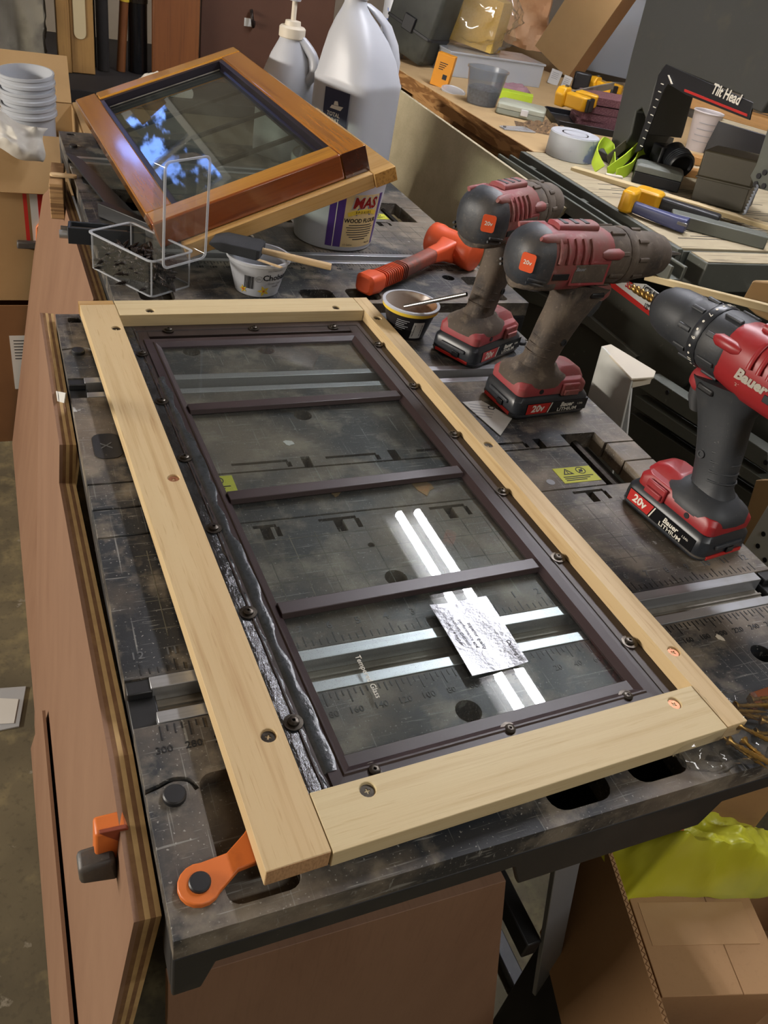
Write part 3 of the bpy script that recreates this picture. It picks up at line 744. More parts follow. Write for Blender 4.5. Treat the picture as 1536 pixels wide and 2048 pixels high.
def make_drill(label, loc, head, look, hl=1.0, bit='drill', brand=True):
    D = thing('cordless_drill', label, 'drill', loc, (0, 0, head), group='cordless drills on the table')
    RB, RD, CAP, GC, CH = look
    # battery
    bt = part('battery', loft([[(x, y, z) for x, y in rrect(116 - i, 74 - i, 11)] for z, i in ((0, 7), (3, 1), (14, 0), (24, 1.5), (31, 12), (33, 20))]), M['rubber_clean'], D, bev=0.6)
    part('battery_trim', loft([[(x, y, z) for x, y in rrect(117, 75, 11.5)] for z in (5.5, 7.6)]), M['rubber_mid'], bt)
    part('trim_strip', box(-59.4, -56, -27, 27, 4.2, 8) , M['ink_red'], bt, bev=0.5)
    part('charge_bar', box(-60.5, -56, -20, 20, 16, 21), M['rubber_mid'], bt, bev=1.5)
    part('charge_button', prism(rrect(11, 7, 1.5), 0, 2).m(Matrix(((0,0,-1,-58.2),(1,0,0,-6),(0,1,0,11.5),(0,0,0,1)))), M['black_gloss'], bt, bev=0.4)
    for s in (-1, 1):
        P = side(s, 36.9, 4, 15)
        lab = part('battery_label', prism([(-45, -7.5), (50, -7.5), (50, 7.5), (-45, 7.5)], 0, .5).m(P), M['black_gloss'], bt)
        part('label_patch', prism([(-44, -6.8), (-13, -6.8), (-9, 6.8), (-44, 6.8)], .5, .8).m(P), M['ink_red'], lab)
        part('label_slash', prism([(-11.5, -6.8), (-10, -6.8), (-6, 6.8), (-7.5, 6.8)], .5, .8).m(P), M['ink_white'], lab)
        part('lettering', txt('20v', 9, bold=.09, th=.1, shear=.1, sx=1.0).t(-28, 0, .9).m(P), M['ink_white'], lab, smooth=0)
        part('lettering', txt('Bauer', 6, bold=.08, th=.1, shear=.2).t(17, 2.4, .9).m(P) + txt('1.5Ah', 2.6, th=.1).t(38, 1.6, .9).m(P), M['ink_white'], lab, smooth=0)
        part('lettering', txt('LITHIUM', 4.6, bold=.03, th=.1, sx=1.25).t(19, -4.4, .9).m(P), M['ink_white'], lab, smooth=0)
    # foot: red collar with a rubber saddle, battery latches
    ft = part('foot', loft([[(x + dx, y, z) for x, y in rrect(w, d, r)] for z, w, d, r, dx in ((30, 104, 66, 9, -2), (41, 104, 66, 9, -2), (47, 96, 60, 12, -3))]), M[RD], D, bev=0.8)
    part('foot_pad', loft([zring(-16, 40, 41, 34), zring(-16, 49, 40, 33), zring(-16, 54, 31, 25, ), zring(-15, 60, 26, 20)]), M[RB], D, smooth=60)
    part('foot_ridge', loft([[(x + 26, y, z) for x, y in rrect(w, d, 8)] for z, w, d in ((44, 52, 44), (52, 44, 36), (57, 26, 26))]), M[RD], ft, bev=1)
    for s in (-1, 1):
        lt = part('latch', box(8, 34, s*33 - (0 if s > 0 else 4), s*33 + (4 if s > 0 else 0), 29, 45), M[RD], D, bev=1.5)
        part('latch_step', box(10, 32, s*37 - (0 if s > 0 else 3), s*37 + (3 if s > 0 else 0), 31, 38), M[RD], lt, bev=1)
        part('foot_screw', lathe([(3.2, 0), (3.2, .6)], 12).m(side(s, 33, -22, 36)), M['ink'], ft)
    # handle
    hd = part('handle', loft([zring(-15 + (z - 56)*0.29 + dx, z, rx, ry, lean=.18) for z, rx, ry, dx in ((56, 24, 19, 0), (64, 20.5, 16, 0), (85, 21.5, 16.5, -1), (105, 23.5, 17.5, -1), (122, 25.5, 18, 0), (138, 29, 19, 1), (152, 36, 21, -1), (164, 44, 25, -6))]), M[RB], D, smooth=70)
    for k in range(5):
        part('grip_rib', tube([(x, y, z + .0) for x, y, z in [(-16 + (z0 - 56)*.29 + 22.6*cos(a), 17.2*sin(a), z0 - .18*22*cos(a)) for z0 in [72 + k*9.5] for a in [radians(100 + i*20) for i in range(9)]]], 1.1, 6), M[RB], hd)
    for s in (-1, 1):
        part('handle_screw', lathe([(4.2, 0), (4.2, 1.2), (2.4, 1.2), (2.4, .3)], 14).m(side(s, 17.0, 3, 92)), M['rubber'], hd)
    part('trigger', loft([zring(40, 120, 7, 8, e=2), zring(45, 130, 9, 9, e=2), zring(47, 142, 9, 9, e=2), zring(44, 153, 10, 9, e=2)]), M['rubber'], D, smooth=60)
    part('selector', box(16, 36, -24, 24, 150, 157), M['black'], D, bev=2)
    part('bit_magnet', loft([xring(x, r, r*.8, 152) for x, r in ((30, 15), (46, 17), (54, 13), (57, 6))]), M[RD], D, smooth=60)
    # head
    zc = 193
    X = lambda v: v*hl if v > 0 else v*(0.6 + .4*hl)
    mo = part('motor_housing', loft([xring(X(x), ry, rz, zc + dz) for x, ry, rz, dz in ((-66, 34, 35, -1), (-40, 34.5, 35, -1), (-12, 34, 34.5, -1), (8, 32.5, 33, 0), (24, 30, 31, 0))]), M[RD], D, smooth=60)
    part('rear_cap', loft([xring(X(x), ry, rz, zc - 1) for x, ry, rz in ((-94, 9, 9), (-91.5, 19, 19.5), (-86.5, 26.5, 27), (-79, 31.5, 32), (-70, 34.3, 35), (-63, 35.2, 36))]), M[CAP], D, smooth=60)
    pc = part('badge_patch', prism(rrect(16, 20, 3), 0, 1.2).m(Matrix.Translation((X(-88) - 1.6, -22.0, zc + 2)) @ Matrix.Rotation(radians(37), 4, 'Z') @ Matrix(((0,0,-1,0),(-1,0,0,0),(0,1,0,0),(0,0,0,1)))), M['orange_bright'], D)
    part('lettering', txt('20v', 4.6, bold=.05, th=.1).t(0, 0, 1.4).m(Matrix.Translation((X(-88) - 1.6, -22.0, zc + 2)) @ Matrix.Rotation(radians(37), 4, 'Z') @ Matrix(((0,0,-1,0),(-1,0,0,0),(0,1,0,0),(0,0,0,1)))), M['ink_white'], pc, smooth=0)
    for s in (-1, 1):
        part('cap_rib', tube([(X(-88 + k*5), s*(27.5 + k*1.6), zc - 14 - k*.6) for k in range(5)], 1.6, 6), M[CAP], D, smooth=60)
        part('cap_rib', tube([(X(-88 + k*5), s*(25.5 + k*1.6), zc - 19 - k*.6) for k in range(5)], 1.6, 6), M[CAP], D, smooth=60)
        part('cap_horn', loft([xring(X(x), ry, 3.2, 0, n=12) for x, ry in ((-80, 2), (-74, 5), (-60, 6.5), (-48, 6.5))]).m(Matrix.Translation((0, 0, zc)) @ Matrix.Rotation(radians(-s*38), 4, 'X') @ Matrix.Translation((0, 0, 34.6))), M[RD], D, smooth=60)
    part('cap_skirt', loft([xring(X(x), ry, 12, zc - 22) for x, ry in ((-86, 14), (-80, 24), (-66, 30), (-50, 31))]), M[RB], D, smooth=60)
    part('top_ridge', loft([xring(X(x), 11, 5, zc + 34, e=3) for x in (-50, -46, -4, 6)]), M[RD], D, smooth=60)
    for k in range(3):
        part('top_slot', box(X(-42 + k*15), X(-36 + k*15), -7, 7, zc + 38.2, zc + 39.4), M['black'], mo, bev=.5)
    for s in (-1, 1):
        for k in range(5):
            xx = X(-58 + k*11)
            part('vent_fin', tube([(xx + 2*sin(a*2), s*(35 + 1.2)*cos(a), zc + 36*sin(a)) for a in [radians(8 + i*7) for i in range(7)]], 2.4, 6), M[RD], mo, smooth=60)
        part('intake', box(X(-60), X(-38), s*34.2 - .6, s*34.2 + .6, zc - 14, zc - 7), M['black'], mo, bev=.5)
        if brand:
            pl = part('lettering', sidecyl(txt('Bauer', 10, bold=.14, th=.1, shear=.2, sx=1.05).m(side(s, 0, X(-20), zc - 4)), 34.8, zc, s, .3), M['ink_white'], D, smooth=0)
            part('lettering', sidecyl(txt('20v LITHIUM', 3.6, bold=.02, th=.1, sx=1.2).m(side(s, 0, X(-22), zc - 15)), 34.8, zc, s, .3), M['ink_white'], D, smooth=0)
        else:
            pl = part('name_plate', box(X(-32), X(14), s*33.4 - .9, s*33.4 + .9, zc - 18, zc + 3), M[RB], mo, bev=1)
            part('plate_rim', cut(box(X(-35), X(17), s*33.2 - .8, s*33.2 + .8, zc - 21, zc + 6), box(X(-32), X(14), s*33.2 - 3, s*33.2 + 3, zc - 18, zc + 3)), M[RD], mo, bev=.4)
            part('lettering', txt('Bauer', 4, bold=.04, th=.1, shear=.2).m(side(s, 34.6, X(-24), zc - 2)), M['ink_grey'], pl, smooth=0)
        part('side_boss', loft([xring(X(x), r, r*.75, zc + 12) for x, r in ((4, 5), (12, 8), (30, 8), (37, 4))]).t(0, s*27, 0), M[RD], mo, smooth=60)
    part('gear_case', loft([xring(X(x), r, r, zc, e=2) for x, r in ((20, 30), (24, 32), (46, 32), (50, 31))]), M[GC], D, smooth=60)
    for k in range(8):
        a = radians(22 + k*45)
        part('case_rib', cbox(20*hl, 5, 3).t(X(35), 0, 32.5).m(Matrix.Translation((0, 0, zc)) @ Matrix.Rotation(a, 4, 'X')), M[GC], D, bev=1)
    cl = part('clutch_ring', loft([xring(X(x), r, r, zc, n=28, e=2) for x, r in ((50, 31.6), (52, 32.6), (59, 32.6), (61, 31.4))]), M['rubber_clean'] if brand else M[GC], D, smooth=50)
    if brand:
        for k in range(24):
            a = radians(k*15 + 4)
            g = lathe([(1.3, 0), (1.3, .3)], 8) if k % 3 else txt(str(21 - (k//3)*2), 4.4, bold=.04, th=.15).r('Z', 90)
            part('clutch_mark', g.m(Matrix.Translation((X(55.5), 0, zc)) @ Matrix.Rotation(a, 4, 'X') @ Matrix.Translation((0, 0, 32.7))), M['ink_white'], cl, smooth=0)
    ck = part('chuck', loft([xring(X(x), r, r, zc, n=28, e=2) for x, r in ((61, 30.5), (78, 29), (84, 26.5), (87, 27.5), (108, 26), (120, 23), (127, 18), (130, 12))]), M[CH], D, smooth=45)
    for k in range(9):
        a = radians(k*40)
        part('chuck_lug', loft([xring(X(x), 2.6, 1.6, 0) for x in (64, 66, 76, 78)]).t(0, 0, 30.2).m(Matrix.Translation((0, 0, zc)) @ Matrix.Rotation(a, 4, 'X')), M[CH], ck)
    part('chuck_nose', loft([xring(X(x), r, r, zc, e=2) for x, r in ((128, 14), (133, 12), (137, 6))]), M['black'], ck, smooth=45)
    if bit == 'drill':
        g = G()
        for k in range(2):
            g += tube([(X(134) + i*1.35, 2.3*cos(i*.62 + k*pi), zc + 2.3*sin(i*.62 + k*pi)) for i in range(32)], [2.3]*26 + [2.1, 1.8, 1.5, 1.1, .8, .4], 6)
        part('twist_bit', g, M['brass'], D, smooth=60)
    else:
        part('driver_bit', loft([xring(X(x), r, r, zc, n=6, e=2) for x, r in ((132, 3.6), (150, 3.6), (151, 2.6), (156, 2.6), (161, 1)) ]), M['steel'], D)
    return D
dusty = ('rubber_dusty', 'red_dusty', 'rubber_mid', 'rubber_dusty', 'rubber_dusty')
clean = ('rubber', 'red', 'rubber_clean', 'rubber', 'rubber')
make_drill('dust-caked red cordless drill standing second from the mallet', (232, 407, .7), 5, dusty, 1.0, 'driver', False)
make_drill('dust-caked red impact driver standing between the mallet and another drill', (220, 550, .7), 27, dusty, 0.78, 'driver', False)
make_drill('cleaner red cordless drill with a brass twist bit in its chuck', (269, 150, .7), 98, clean, 1.0, 'drill', True)

# ---------------------------------------------------------------- orange mallet
m_ = thing('mallet', 'orange dead-blow mallet with a grimy ribbed handle', 'mallet', (330, 862, .7), (0, 0, 32))
part('head', lathe([(24, -46), (27.5, -43), (28, -30), (26, -22), (25.5, 0), (26, 22), (28, 30), (27.5, 43), (24, 46)], 24).r('X', 90).t(0, 0, 28), M['orange_bright'], m_, smooth=50)
part('neck', loft([[(x, y, z + 26) for y, z in rrect(w, h, 6)] for x, w, h in ((-70, 24, 22), (-40, 26, 26), (-20, 34, 38))]), M['orange_bright'], m_, smooth=60)
grip = mat('grimy_grip', '#8f3f2c', 0.6, layers=[(20, .4, .65, '#5b4a42', .85, dict(detail=6)), (80, .5, .7, '#a9482e', .6)])
part('grip', loft([[(x, y, z + zc) for y, z in rrect(w, h, 7)] for x, w, h, zc in ((-205, 27, 24, 17), (-150, 25, 23, 19), (-110, 24, 22, 22), (-68, 24, 22, 26))]), grip, m_, smooth=60)
for k in range(12):
    part('grip_rib', loft([[(-212 + k*5.2 + dx, y, z + 17 + k*.2) for y, z in rrect(28.5, 25.5, 7)] for dx in (0, 2.2)]), M['orange_bright'] if k < 9 else grip, m_, bev=.5)
part('butt', loft([[(x, y, z + 16) for y, z in rrect(w, h, 8)] for x, w, h in ((-252, 24, 22), (-248, 33, 29), (-226, 34, 30), (-214, 29, 26))]), M['orange_bright'], m_, bev=1)

# ---------------------------------------------------------------- yogurt cup with the foam brush, epoxy cup with the metal straw
def wrap(g, r0, r1, h, lift=.25):
    """wrap flat lettering (x = arc, y = height) round a cone standing on z=0; facing -y at arc 0"""
    def fn(p):
        r = r0 + (r1 - r0)*p.y/h + lift + .15 + abs(p.z)
        a = p.x/r
        return Vector((r*sin(a), -r*cos(a), p.y))
    return g.map(fn)
def sub(poly_g): return poly_g
def strip(x0, x1, y0, y1, n=12, th=.25):
    """a flat label strip cut fine enough to wrap"""
    g = G()
    for i in range(n):
        g += box(x0 + (x1-x0)*i/n, x0 + (x1-x0)*(i+1)/n, y0, y1, 0, th)
    return g
def barcode(w, h, n=15):
    g = G(); x = -w/2; random.seed(3)
    for i in range(n):
        bw = w/n*random.choice((.3, .5, .75)); g += box(x, x + bw, -h/2, h/2, 0, .1); x += w/n
    return g
def cupshell(r0, r1, h, rim=2.2, t=1.1):
    return lathe([(0, 1.0), (r0 - 2, 1.0), (r0, 0), (r0 + .6, 0), (r1, h - 4), (r1 + rim, h - 4), (r1 + rim, h), (r1 - t, h), (r0 - t, 2.2), (0, 2.2)], 48, False, False)
cup = thing('yogurt_cup', 'white yogurt cup with vanilla flower print, foam brush across it', 'cup', (-40, 750, .7), (0, 0, -12))
part('shell', cupshell(30, 43, 51), M['white_plastic'], cup, smooth=40)
part('barcode', wrap(barcode(14, 20).r('Z', 90).t(0, 0).r('Z', 90).t(-14, 22), 30.6, 43, 47), M['ink'], cup, smooth=0)
part('lettering', wrap(txt('Chobani', 9, bold=.05, th=.1).t(27, 31), 30.6, 43, 47), M['ink'], cup, smooth=0)
part('lettering', wrap(txt('Greek Yogurt', 3.2, th=.1).t(26, 22) + txt('Vanilla', 3.2, th=.1).t(26, 17), 30.6, 43, 47), M['ink_grey'], cup, smooth=0)
part('lettering', wrap(txt('ONLY NATURAL', 2.4, th=.1).t(24, 42), 30.6, 43, 47), M['ink_grey'], cup, smooth=0)
part('seal', wrap(cut(prism(circ(5, 24), 0, .2), prism(circ(4.3, 24), -1, 1)).t(0, 29) + txt('0%', 3, th=.1).t(0, 29), 30.6, 43, 47), M['ink_grey'], cup, smooth=0)
for k, (px_, py_, s_) in enumerate(((8, 10, 1), (-22, 9, .7))):
    fl = G()
    for j in range(5):
        fl += prism([(0, 0), (2.2, 4), (0, 9), (-2.2, 4)], 0, .2).r('Z', j*72 + 20)
    part('flower', wrap(fl.scale(s_, s_, 1).t(px_, py_), 30.6, 43, 47), M['ink_yellow'], cup, smooth=0)
    part('flower_heart', wrap(prism(circ(1.8, 8), .2, .5).t(px_, py_), 30.6, 43, 47), M['orange'], cup, smooth=0)
part('vine', wrap(ribbon(smooth_path([(44, 2, .1), (48, 12, .1), (42, 26, .1), (50, 38, .1)], 5), (1, 0, 0), 1.2, .2), 30.6, 43, 47), M['ink'], cup, smooth=0)
br = thing('foam_brush', 'black foam brush with a wooden dowel handle resting across the yogurt cup', 'brush', (-35, 738, 60), (0, 2, -27))
part('foam_head', loft([[(x, y, z) for y, z in rrect(w, h, 1.5)] for x, w, h in ((-74, 40, 3), (-58, 46, 13), (-8, 46, 15), (-4, 40, 13))]), M['foam'], br)
part('handle', lathe([(4.2, 0), (4.8, 30), (5, 96), (4.6, 100)], 14).r('Y', 90).t(-6, 0, 0), M['beech'], br, smooth=50)
solo('mixing_stick', box(-62, 62, -2.6, 2.6, -.8, .8), M['beech'], 'thin wooden stirring stick lying over the rim under the foam brush', 'stick', (-62, 741, 52.5), (0, -3, -52), bev=.4)
cup2 = thing('epoxy_cup', 'black and yellow cup smeared inside with brown epoxy', 'cup', (137, 606, .7), (0, 0, 2))
part('shell', cupshell(25, 37, 45), mat('cup_black', '#1a181c', .4), cup2, smooth=40)
part('yellow_band', lathe([(36.6, 37), (39, 38.5), (39.6, 43.2), (37, 43.2)], 48, False, False), M['ink_yellow'], cup2, smooth=40)
part('rim', lathe([(36, 43), (39.9, 43), (40.2, 45.6), (36, 45.8)], 48, False, False), M['white_plastic'], cup2, smooth=40)
part('liner', lathe([(35.8, 45.4), (29, 24), (26, 9), (0, 8.6)], 48, False, False), mat('stained_liner', '#b0a79c', .3, layers=[((12, 12, 20), .45, .6, '#7d5430', .9, dict(off=(3, 1, 0)))]), cup2, smooth=40)
part('epoxy', lathe([(27.8, 18), (20, 17.2), (0, 17)], 40, False, False), M['epoxy'], cup2, smooth=40)
part('barcode', wrap(strip(-8, 8, 4, 30, 4) + G(), 25.6, 37, 41), M['paper'], cup2, smooth=0)
part('barcode', wrap(barcode(20, 12, 16).r('Z', 90).t(0, 17), 25.6, 37, 41, .6), M['ink'], cup2, smooth=0)
for k in range(6):
    part('fine_print', wrap(strip(-33, -15 - (k % 3)*3, 30 - k*3, 31 - k*3, 3), 25.6, 37, 41), M['ink_grey'], cup2, smooth=0)
solo('metal_straw', cut(tube([(-48, 0, 0), (48, 0, 0)], 3.1, 14), tube([(-60, 0, 0), (60, 0, 0)], 2.5, 14)), M['steel'], 'thin steel tube leaning out of the epoxy cup', 'tube', (150, 566, 66), (0, -30, -52))

# ---------------------------------------------------------------- wood flour tub
tub = thing('plastic_tub', 'white tub of wood flour propping up the stained window', 'tub', (150, 965, .7), (0, 0, -16))
tr0, tr1, th_ = 66, 79, 128
part('shell', lathe([(0, 2), (tr0 - 3, 2), (tr0 - 2, 0), (tr0, 1), (tr1, th_ - 12), (tr1 + 3.5, th_ - 12), (tr1 + 4, th_ - 5), (tr1 + 2.5, th_), (tr1 - 1, th_ - .5), (tr1 - 2, th_ - 5), (tr0 - 2, 4), (0, 4)], 64, False, False), M['white_plastic'], tub, smooth=40)
lb = part('label', wrap(strip(8, 74, 8, 96, 16), tr0 + .1, tr1, th_ - 12), M['label_cream'], tub, smooth=0)
part('label_stripe', wrap(strip(-17, 8, 8, 96, 8), tr0 + .1, tr1, th_ - 12), M['ink_purple'], tub, smooth=0)
part('label_stripe', wrap(strip(74, 84, 8, 96, 3), tr0 + .1, tr1, th_ - 12), M['ink_purple'], tub, smooth=0)
part('stripe_line', wrap(strip(-6, -4.6, 8, 96, 1), tr0 + .1, tr1, th_ - 12, .6), M['ink_white'], tub, smooth=0)
part('lettering', wrap(txt('MAS', 18, bold=.25, th=.1, shear=.18).t(43, 82), tr0 + .1, tr1, th_ - 12, .75), M['ink_white'], lb, smooth=0)
part('lettering', wrap(txt('MAS', 17, bold=.08, th=.1, shear=.18).t(43, 82), tr0 + .1, tr1, th_ - 12, 1.0), M['ink_red'], lb, smooth=0)
part('globe', wrap(cut(prism(circ(14, 24), 0, .1), box(-20, 20, -20, -4, -1, 1)).t(42, 66), tr0 + .1, tr1, th_ - 12, .6), M['ink_blue'], lb, smooth=0)
part('banner', wrap(ribbon(smooth_path([(14, 63, .1), (26, 67, .1), (42, 69, .1), (58, 68, .1), (70, 64, .1)], 4), (0, 1, 0), 7, .2), tr0 + .1, tr1, th_ - 12, .8), M['ink_yellow'], lb, smooth=0)
part('lettering', wrap(txt('EPOXIES', 4, bold=.04, th=.1, sp=1.5).t(42, 67.5), tr0 + .1, tr1, th_ - 12, 1.1), M['ink'], lb, smooth=0)
part('lettering', wrap(txt('WOOD FLOUR', 6.6, bold=.08, th=.1).t(41, 53), tr0 + .1, tr1, th_ - 12, .7), M['ink'], lb, smooth=0)
for k, w_ in enumerate((46, 54, 50, 52, 48, 40, 26)):
    part('fine_print', wrap(strip(41 - w_/2, 41 + w_/2, 45 - k*4, 46.3 - k*4, 6), tr0 + .1, tr1, th_ - 12, .6), M['ink'], lb, smooth=0)
part('lettering', wrap(txt('1/2 Gallon', 3, bold=.02, th=.1).t(20, 12) + txt('Net Wt', 3, bold=.02, th=.1).t(62, 14), tr0 + .1, tr1, th_ - 12, .7), M['ink'], lb, smooth=0)

# ---------------------------------------------------------------- small card beside the drill
c2 = solo('instruction_card', prism([at(924, 806, 0).xy - Vector((156, 384)), at(962, 803, 0).xy - Vector((156, 384)), at(1024, 838, 0).xy - Vector((156, 384)), at(1000, 873, 0).xy - Vector((156, 384))], 0, .8), M['paper'], 'white printed instruction card lying beside the second drill battery', 'card', (156, 384, .7), smooth=0)
for k in range(5):
    part('fine_print', box(-24 + k*1, 10 - k*2, 18 - k*6.5, 19.2 - k*6.5, .8, .95).r('Z', -20), M['ink_grey'], c2, smooth=0)
part('print_emblem', cut(prism(circ(4.5, 16, 10, 14), .8, .95), prism(circ(3, 16, 10, 14), .5, 2)), M['ink'], c2, smooth=0)
# ---------------------------------------------------------------- stained window leaning on the tub
sc_ = 0.93
def nearer(p): return CAM_C + (Vector(p) - CAM_C)*sc_
PB, PR, PT = nearer((-166, 880, 41)), nearer((159, 899, 170)), nearer((-207, 1569, 43))
BM = frame_M(PB, PR - PB, PT - PB)
BW, BL = (PR - PB).length, (PT - PB).length
b_ = thing('stained_window', 'varnished amber wood window leaning on the white tub', 'window', M=BM)
rw, dep = 40, 37
part('stile', box(0, rw, rw + .5, BL, -dep, 0), M['amber_y'], b_, bev=2.5)
part('stile', box(BW - rw, BW, 0.3, BL - rw - .5, -dep, 0), M['amber_y'], b_, bev=2.5)
part('stile_end', box(BW - rw + .6, BW - .8, -.5, .5, -dep + .6, -.8), M['darkend'], b_)
part('rail', box(0, BW - rw - .5, -.4, rw, -dep, 0), M['redwood'], b_, bev=2.5)
part('rail_face', box(3, BW - rw - 3, 2.2, rw - 1, -.5, .15), M['amber_x'], b_)
part('rail', box(rw + .5, BW, BL - rw, BL, -dep, 0), M['amber_x'], b_, bev=2.5)
iu0, iu1, iv0, iv1 = rw, BW - rw, rw, BL - rw
for g in mitred(iu0, iu1, iv0, iv1, [(0, -3), (7, -4), (7.5, -16), (12, -17), (12, -30), (0, -30)]):
    part('reveal', g, mat('reveal_black', '#1b1720', .3), b_)
part('inner_seal', box(iu0 + 7.6, iu0 + 10, iv0 + 12, iv1 - 12, -16.6, -15.6), M['alu_dirty'], b_)
part('inner_seal', box(iu0 + 12, iu1 - 12, iv1 - 14, iv1 - 12, -16.6, -15.2), M['alu_dirty'], b_)
part('pane', box(iu0 + 6, iu1 - 6, iv0 + 6, iv1 - 6, -21, -18), M['glass2'], b_, smooth=0)
for k in range(3):
    v = iv0 + (iv1 - iv0)*(k + 1)/4
    part('muntin', box(iu0 + 6, iu1 - 6, v - 4.5, v + 4.5, -27, -21.4), M['bronze'], b_, bev=.8)
p_ = thing('pine_surround', 'lacquered pine frame propped on the tub beneath the stained window', 'window surround', M=BM)
part('rail', box(28, BW - 2, -13, 24, -dep - 22, -dep - .4), M['pine_lacq'], p_, bev=1.5)
part('stile', box(BW - 1.6, BW + 34, -16, 300, -dep - 22, -dep - .4), M['pine_lacq'], p_, bev=1.5)
part('end_grain', box(BW - .6, BW + 33, -16.3, -15.9, -dep - 21, -dep - 1.4), mat('yellow_end', '#b98a45', .4, layers=[((260, 40, 260), .45, .6, '#8a5f2a', .8)]), p_)
# ---------------------------------------------------------------- white bottles behind the stained window
def sq_ring(rx, ry, z, e=3.2, n=32, cx=0, cy=0):
    out = []
    for i in range(n):
        a = 2*pi*i/n; c, s = cos(a), sin(a)
        out.append((cx + rx*abs(c)**(2/e)*(1 if c > 0 else -1), cy + ry*abs(s)**(2/e)*(1 if s > 0 else -1), z))
    return out
jug = thing('resin_jug', 'large white jug with a navy boat label, moulded handle at its neck', 'jug', (300, 1318, .7), (0, 0, 32))
part('body', loft([sq_ring(r, r*.98, z, e, cx=-dx*.8, cy=dx*.55) for r, z, e, dx in ((66, 0, 4, 0), (71, 4, 4, 0), (73, 20, 4, 0), (73, 176, 4, 0), (75, 184, 3.6, 0), (74, 190, 3.2, 0), (66, 226, 2.8, 4), (55, 256, 2.5, 11), (40, 282, 2.2, 19), (28, 298, 2, 24), (22, 308, 2, 26), (20, 322, 2, 26))]), M['white_plastic'], jug, smooth=60)
part('handle', loft([[(cx + a*cos(t_), cy - a*.5*sin(t_) , z) for t_ in [2*pi*i/14 for i in range(14)]] for cx, cy, z, a in ((46, -44, 190, 20), (47, -46, 222, 17), (42, -40, 252, 15), (30, -26, 282, 15), (14, -8, 302, 14), (0, 4, 312, 10))]), M['white_plastic'], jug, smooth=60)
part('cap', lathe([(22, 318), (23, 320), (23, 336), (21, 339)], 24).t(-21, 14, 0), M['white_plastic'], jug)
LM = Matrix.Translation((-73.6, -10, 118)) @ Matrix(((0,0,-1,0),(-1,0,0,0),(0,1,0,0),(0,0,0,1)))
lj = part('label', box(-30, 30, -34, 52, 0, .5).m(LM), M['label_navy'], jug)
part('label_foot', box(-30, 30, -70, -35, 0, .45).m(LM), M['paper'], jug)
part('boat', (prism([(-14, 18), (12, 18), (18, 26), (-10, 24)], .5, .8) + prism([(-6, 25), (6, 26), (3, 33), (-4, 32)], .5, .8)).m(LM), M['ink_white'], lj, smooth=0)
part('lettering', (txt('TOTAL', 7, bold=.06, th=.1).t(-4, 8, .6) + txt('BOAT', 7, th=.1).t(-2, -2, .6)).m(LM), M['ink_white'], lj, smooth=0)
part('lettering', (txt('TRADITIONAL EPOXY', 3.6, th=.1).t(0, -42, .6) + txt('RESIN', 6.5, bold=.05, th=.1).t(-6, -52, .6)).m(LM), M['ink'], jug, smooth=0)
pb = thing('pump_bottle', 'smaller white bottle with a cream pump top beside the large jug', 'bottle', (196, 1440, .7), (0, 0, 30))
part('body', loft([sq_ring(r, r*.9, z, e) for r, z, e in ((50, 0, 4), (54, 4, 4), (55, 14, 4), (55, 128, 4), (54, 138, 3.2), (48, 160, 2.8), (38, 192, 2.4), (27, 216, 2), (23, 226, 2))]), M['white_plastic'], pb, smooth=60)
part('handle', tube(smooth_path([(10, -36, 146), (18, -50, 168), (20, -46, 194), (12, -26, 216), (6, -16, 222)]), 10, 12), M['white_plastic'], pb, smooth=60)
part('pump_collar', lathe([(24, 222), (26, 224), (26, 240), (23, 243), (16, 244), (15, 252), (9, 253)], 24), M['cream'], pb, smooth=40)
part('pump_stem', lathe([(5, 250), (5, 290)], 14), M['cream'], pb)
part('pump_head', lathe([(11, 286), (12, 288), (12, 304), (8, 308)], 18) + tube([(0, 0, 300), (-30, 12, 302), (-44, 18, 294)], [7, 5, 4], 10), M['white_plastic'], pb, smooth=50)

# ---------------------------------------------------------------- clear clamshell box of dark screws
CBM = frame_M(Vector((-193, 716, 0)), Vector((64, 42, 0)), Vector((-64, 104, 0)))
cb = thing('screw_box', 'clear plastic clamshell box with its lid up, half full of dark screws', 'box', M=CBM)
bw_, bl_, bh_ = 74, 122, 50
def shell(w_, l_, h_, t_):
    return cut(prism(rrect(w_, l_, 8, cx=w_/2, cy=l_/2), 0, h_), prism(rrect(w_ - 2*t_, l_ - 2*t_, 7, cx=w_/2, cy=l_/2), t_, h_ + 5))
part('tray', shell(bw_, bl_, bh_, 1.0), M['clear_plastic'], cb)
part('tray_foot', cut(prism(rrect(bw_ + .6, bl_ + .6, 8, cx=bw_/2, cy=bl_/2), 0, 2), prism(rrect(bw_ - 3, bl_ - 3, 7, cx=bw_/2, cy=bl_/2), -5, 5)), M['milky'], cb)
for cx_, cy_ in ((3, 3), (bw_ - 3, 3), (3, bl_ - 3), (bw_ - 3, bl_ - 3)): part('tray_corner', tube([(cx_, cy_, 1), (cx_, cy_, bh_)], 1.2, 8), M['milky'], cb)
part('tray_rim', cut(prism(rrect(bw_ + 5, bl_ + 5, 9, cx=bw_/2, cy=bl_/2), bh_ - 1, bh_ + 1.2), prism(rrect(bw_ - 2, bl_ - 2, 7, cx=bw_/2, cy=bl_/2), bh_ - 5, bh_ + 5)), M['milky'], cb, bev=.5)
ld = part('lid', shell(bw_, bl_ + 10, 22, 1.0).m(Matrix.Translation((0, -1.5, bh_)) @ Matrix.Rotation(radians(91), 4, 'X')), M['clear_plastic'], cb)
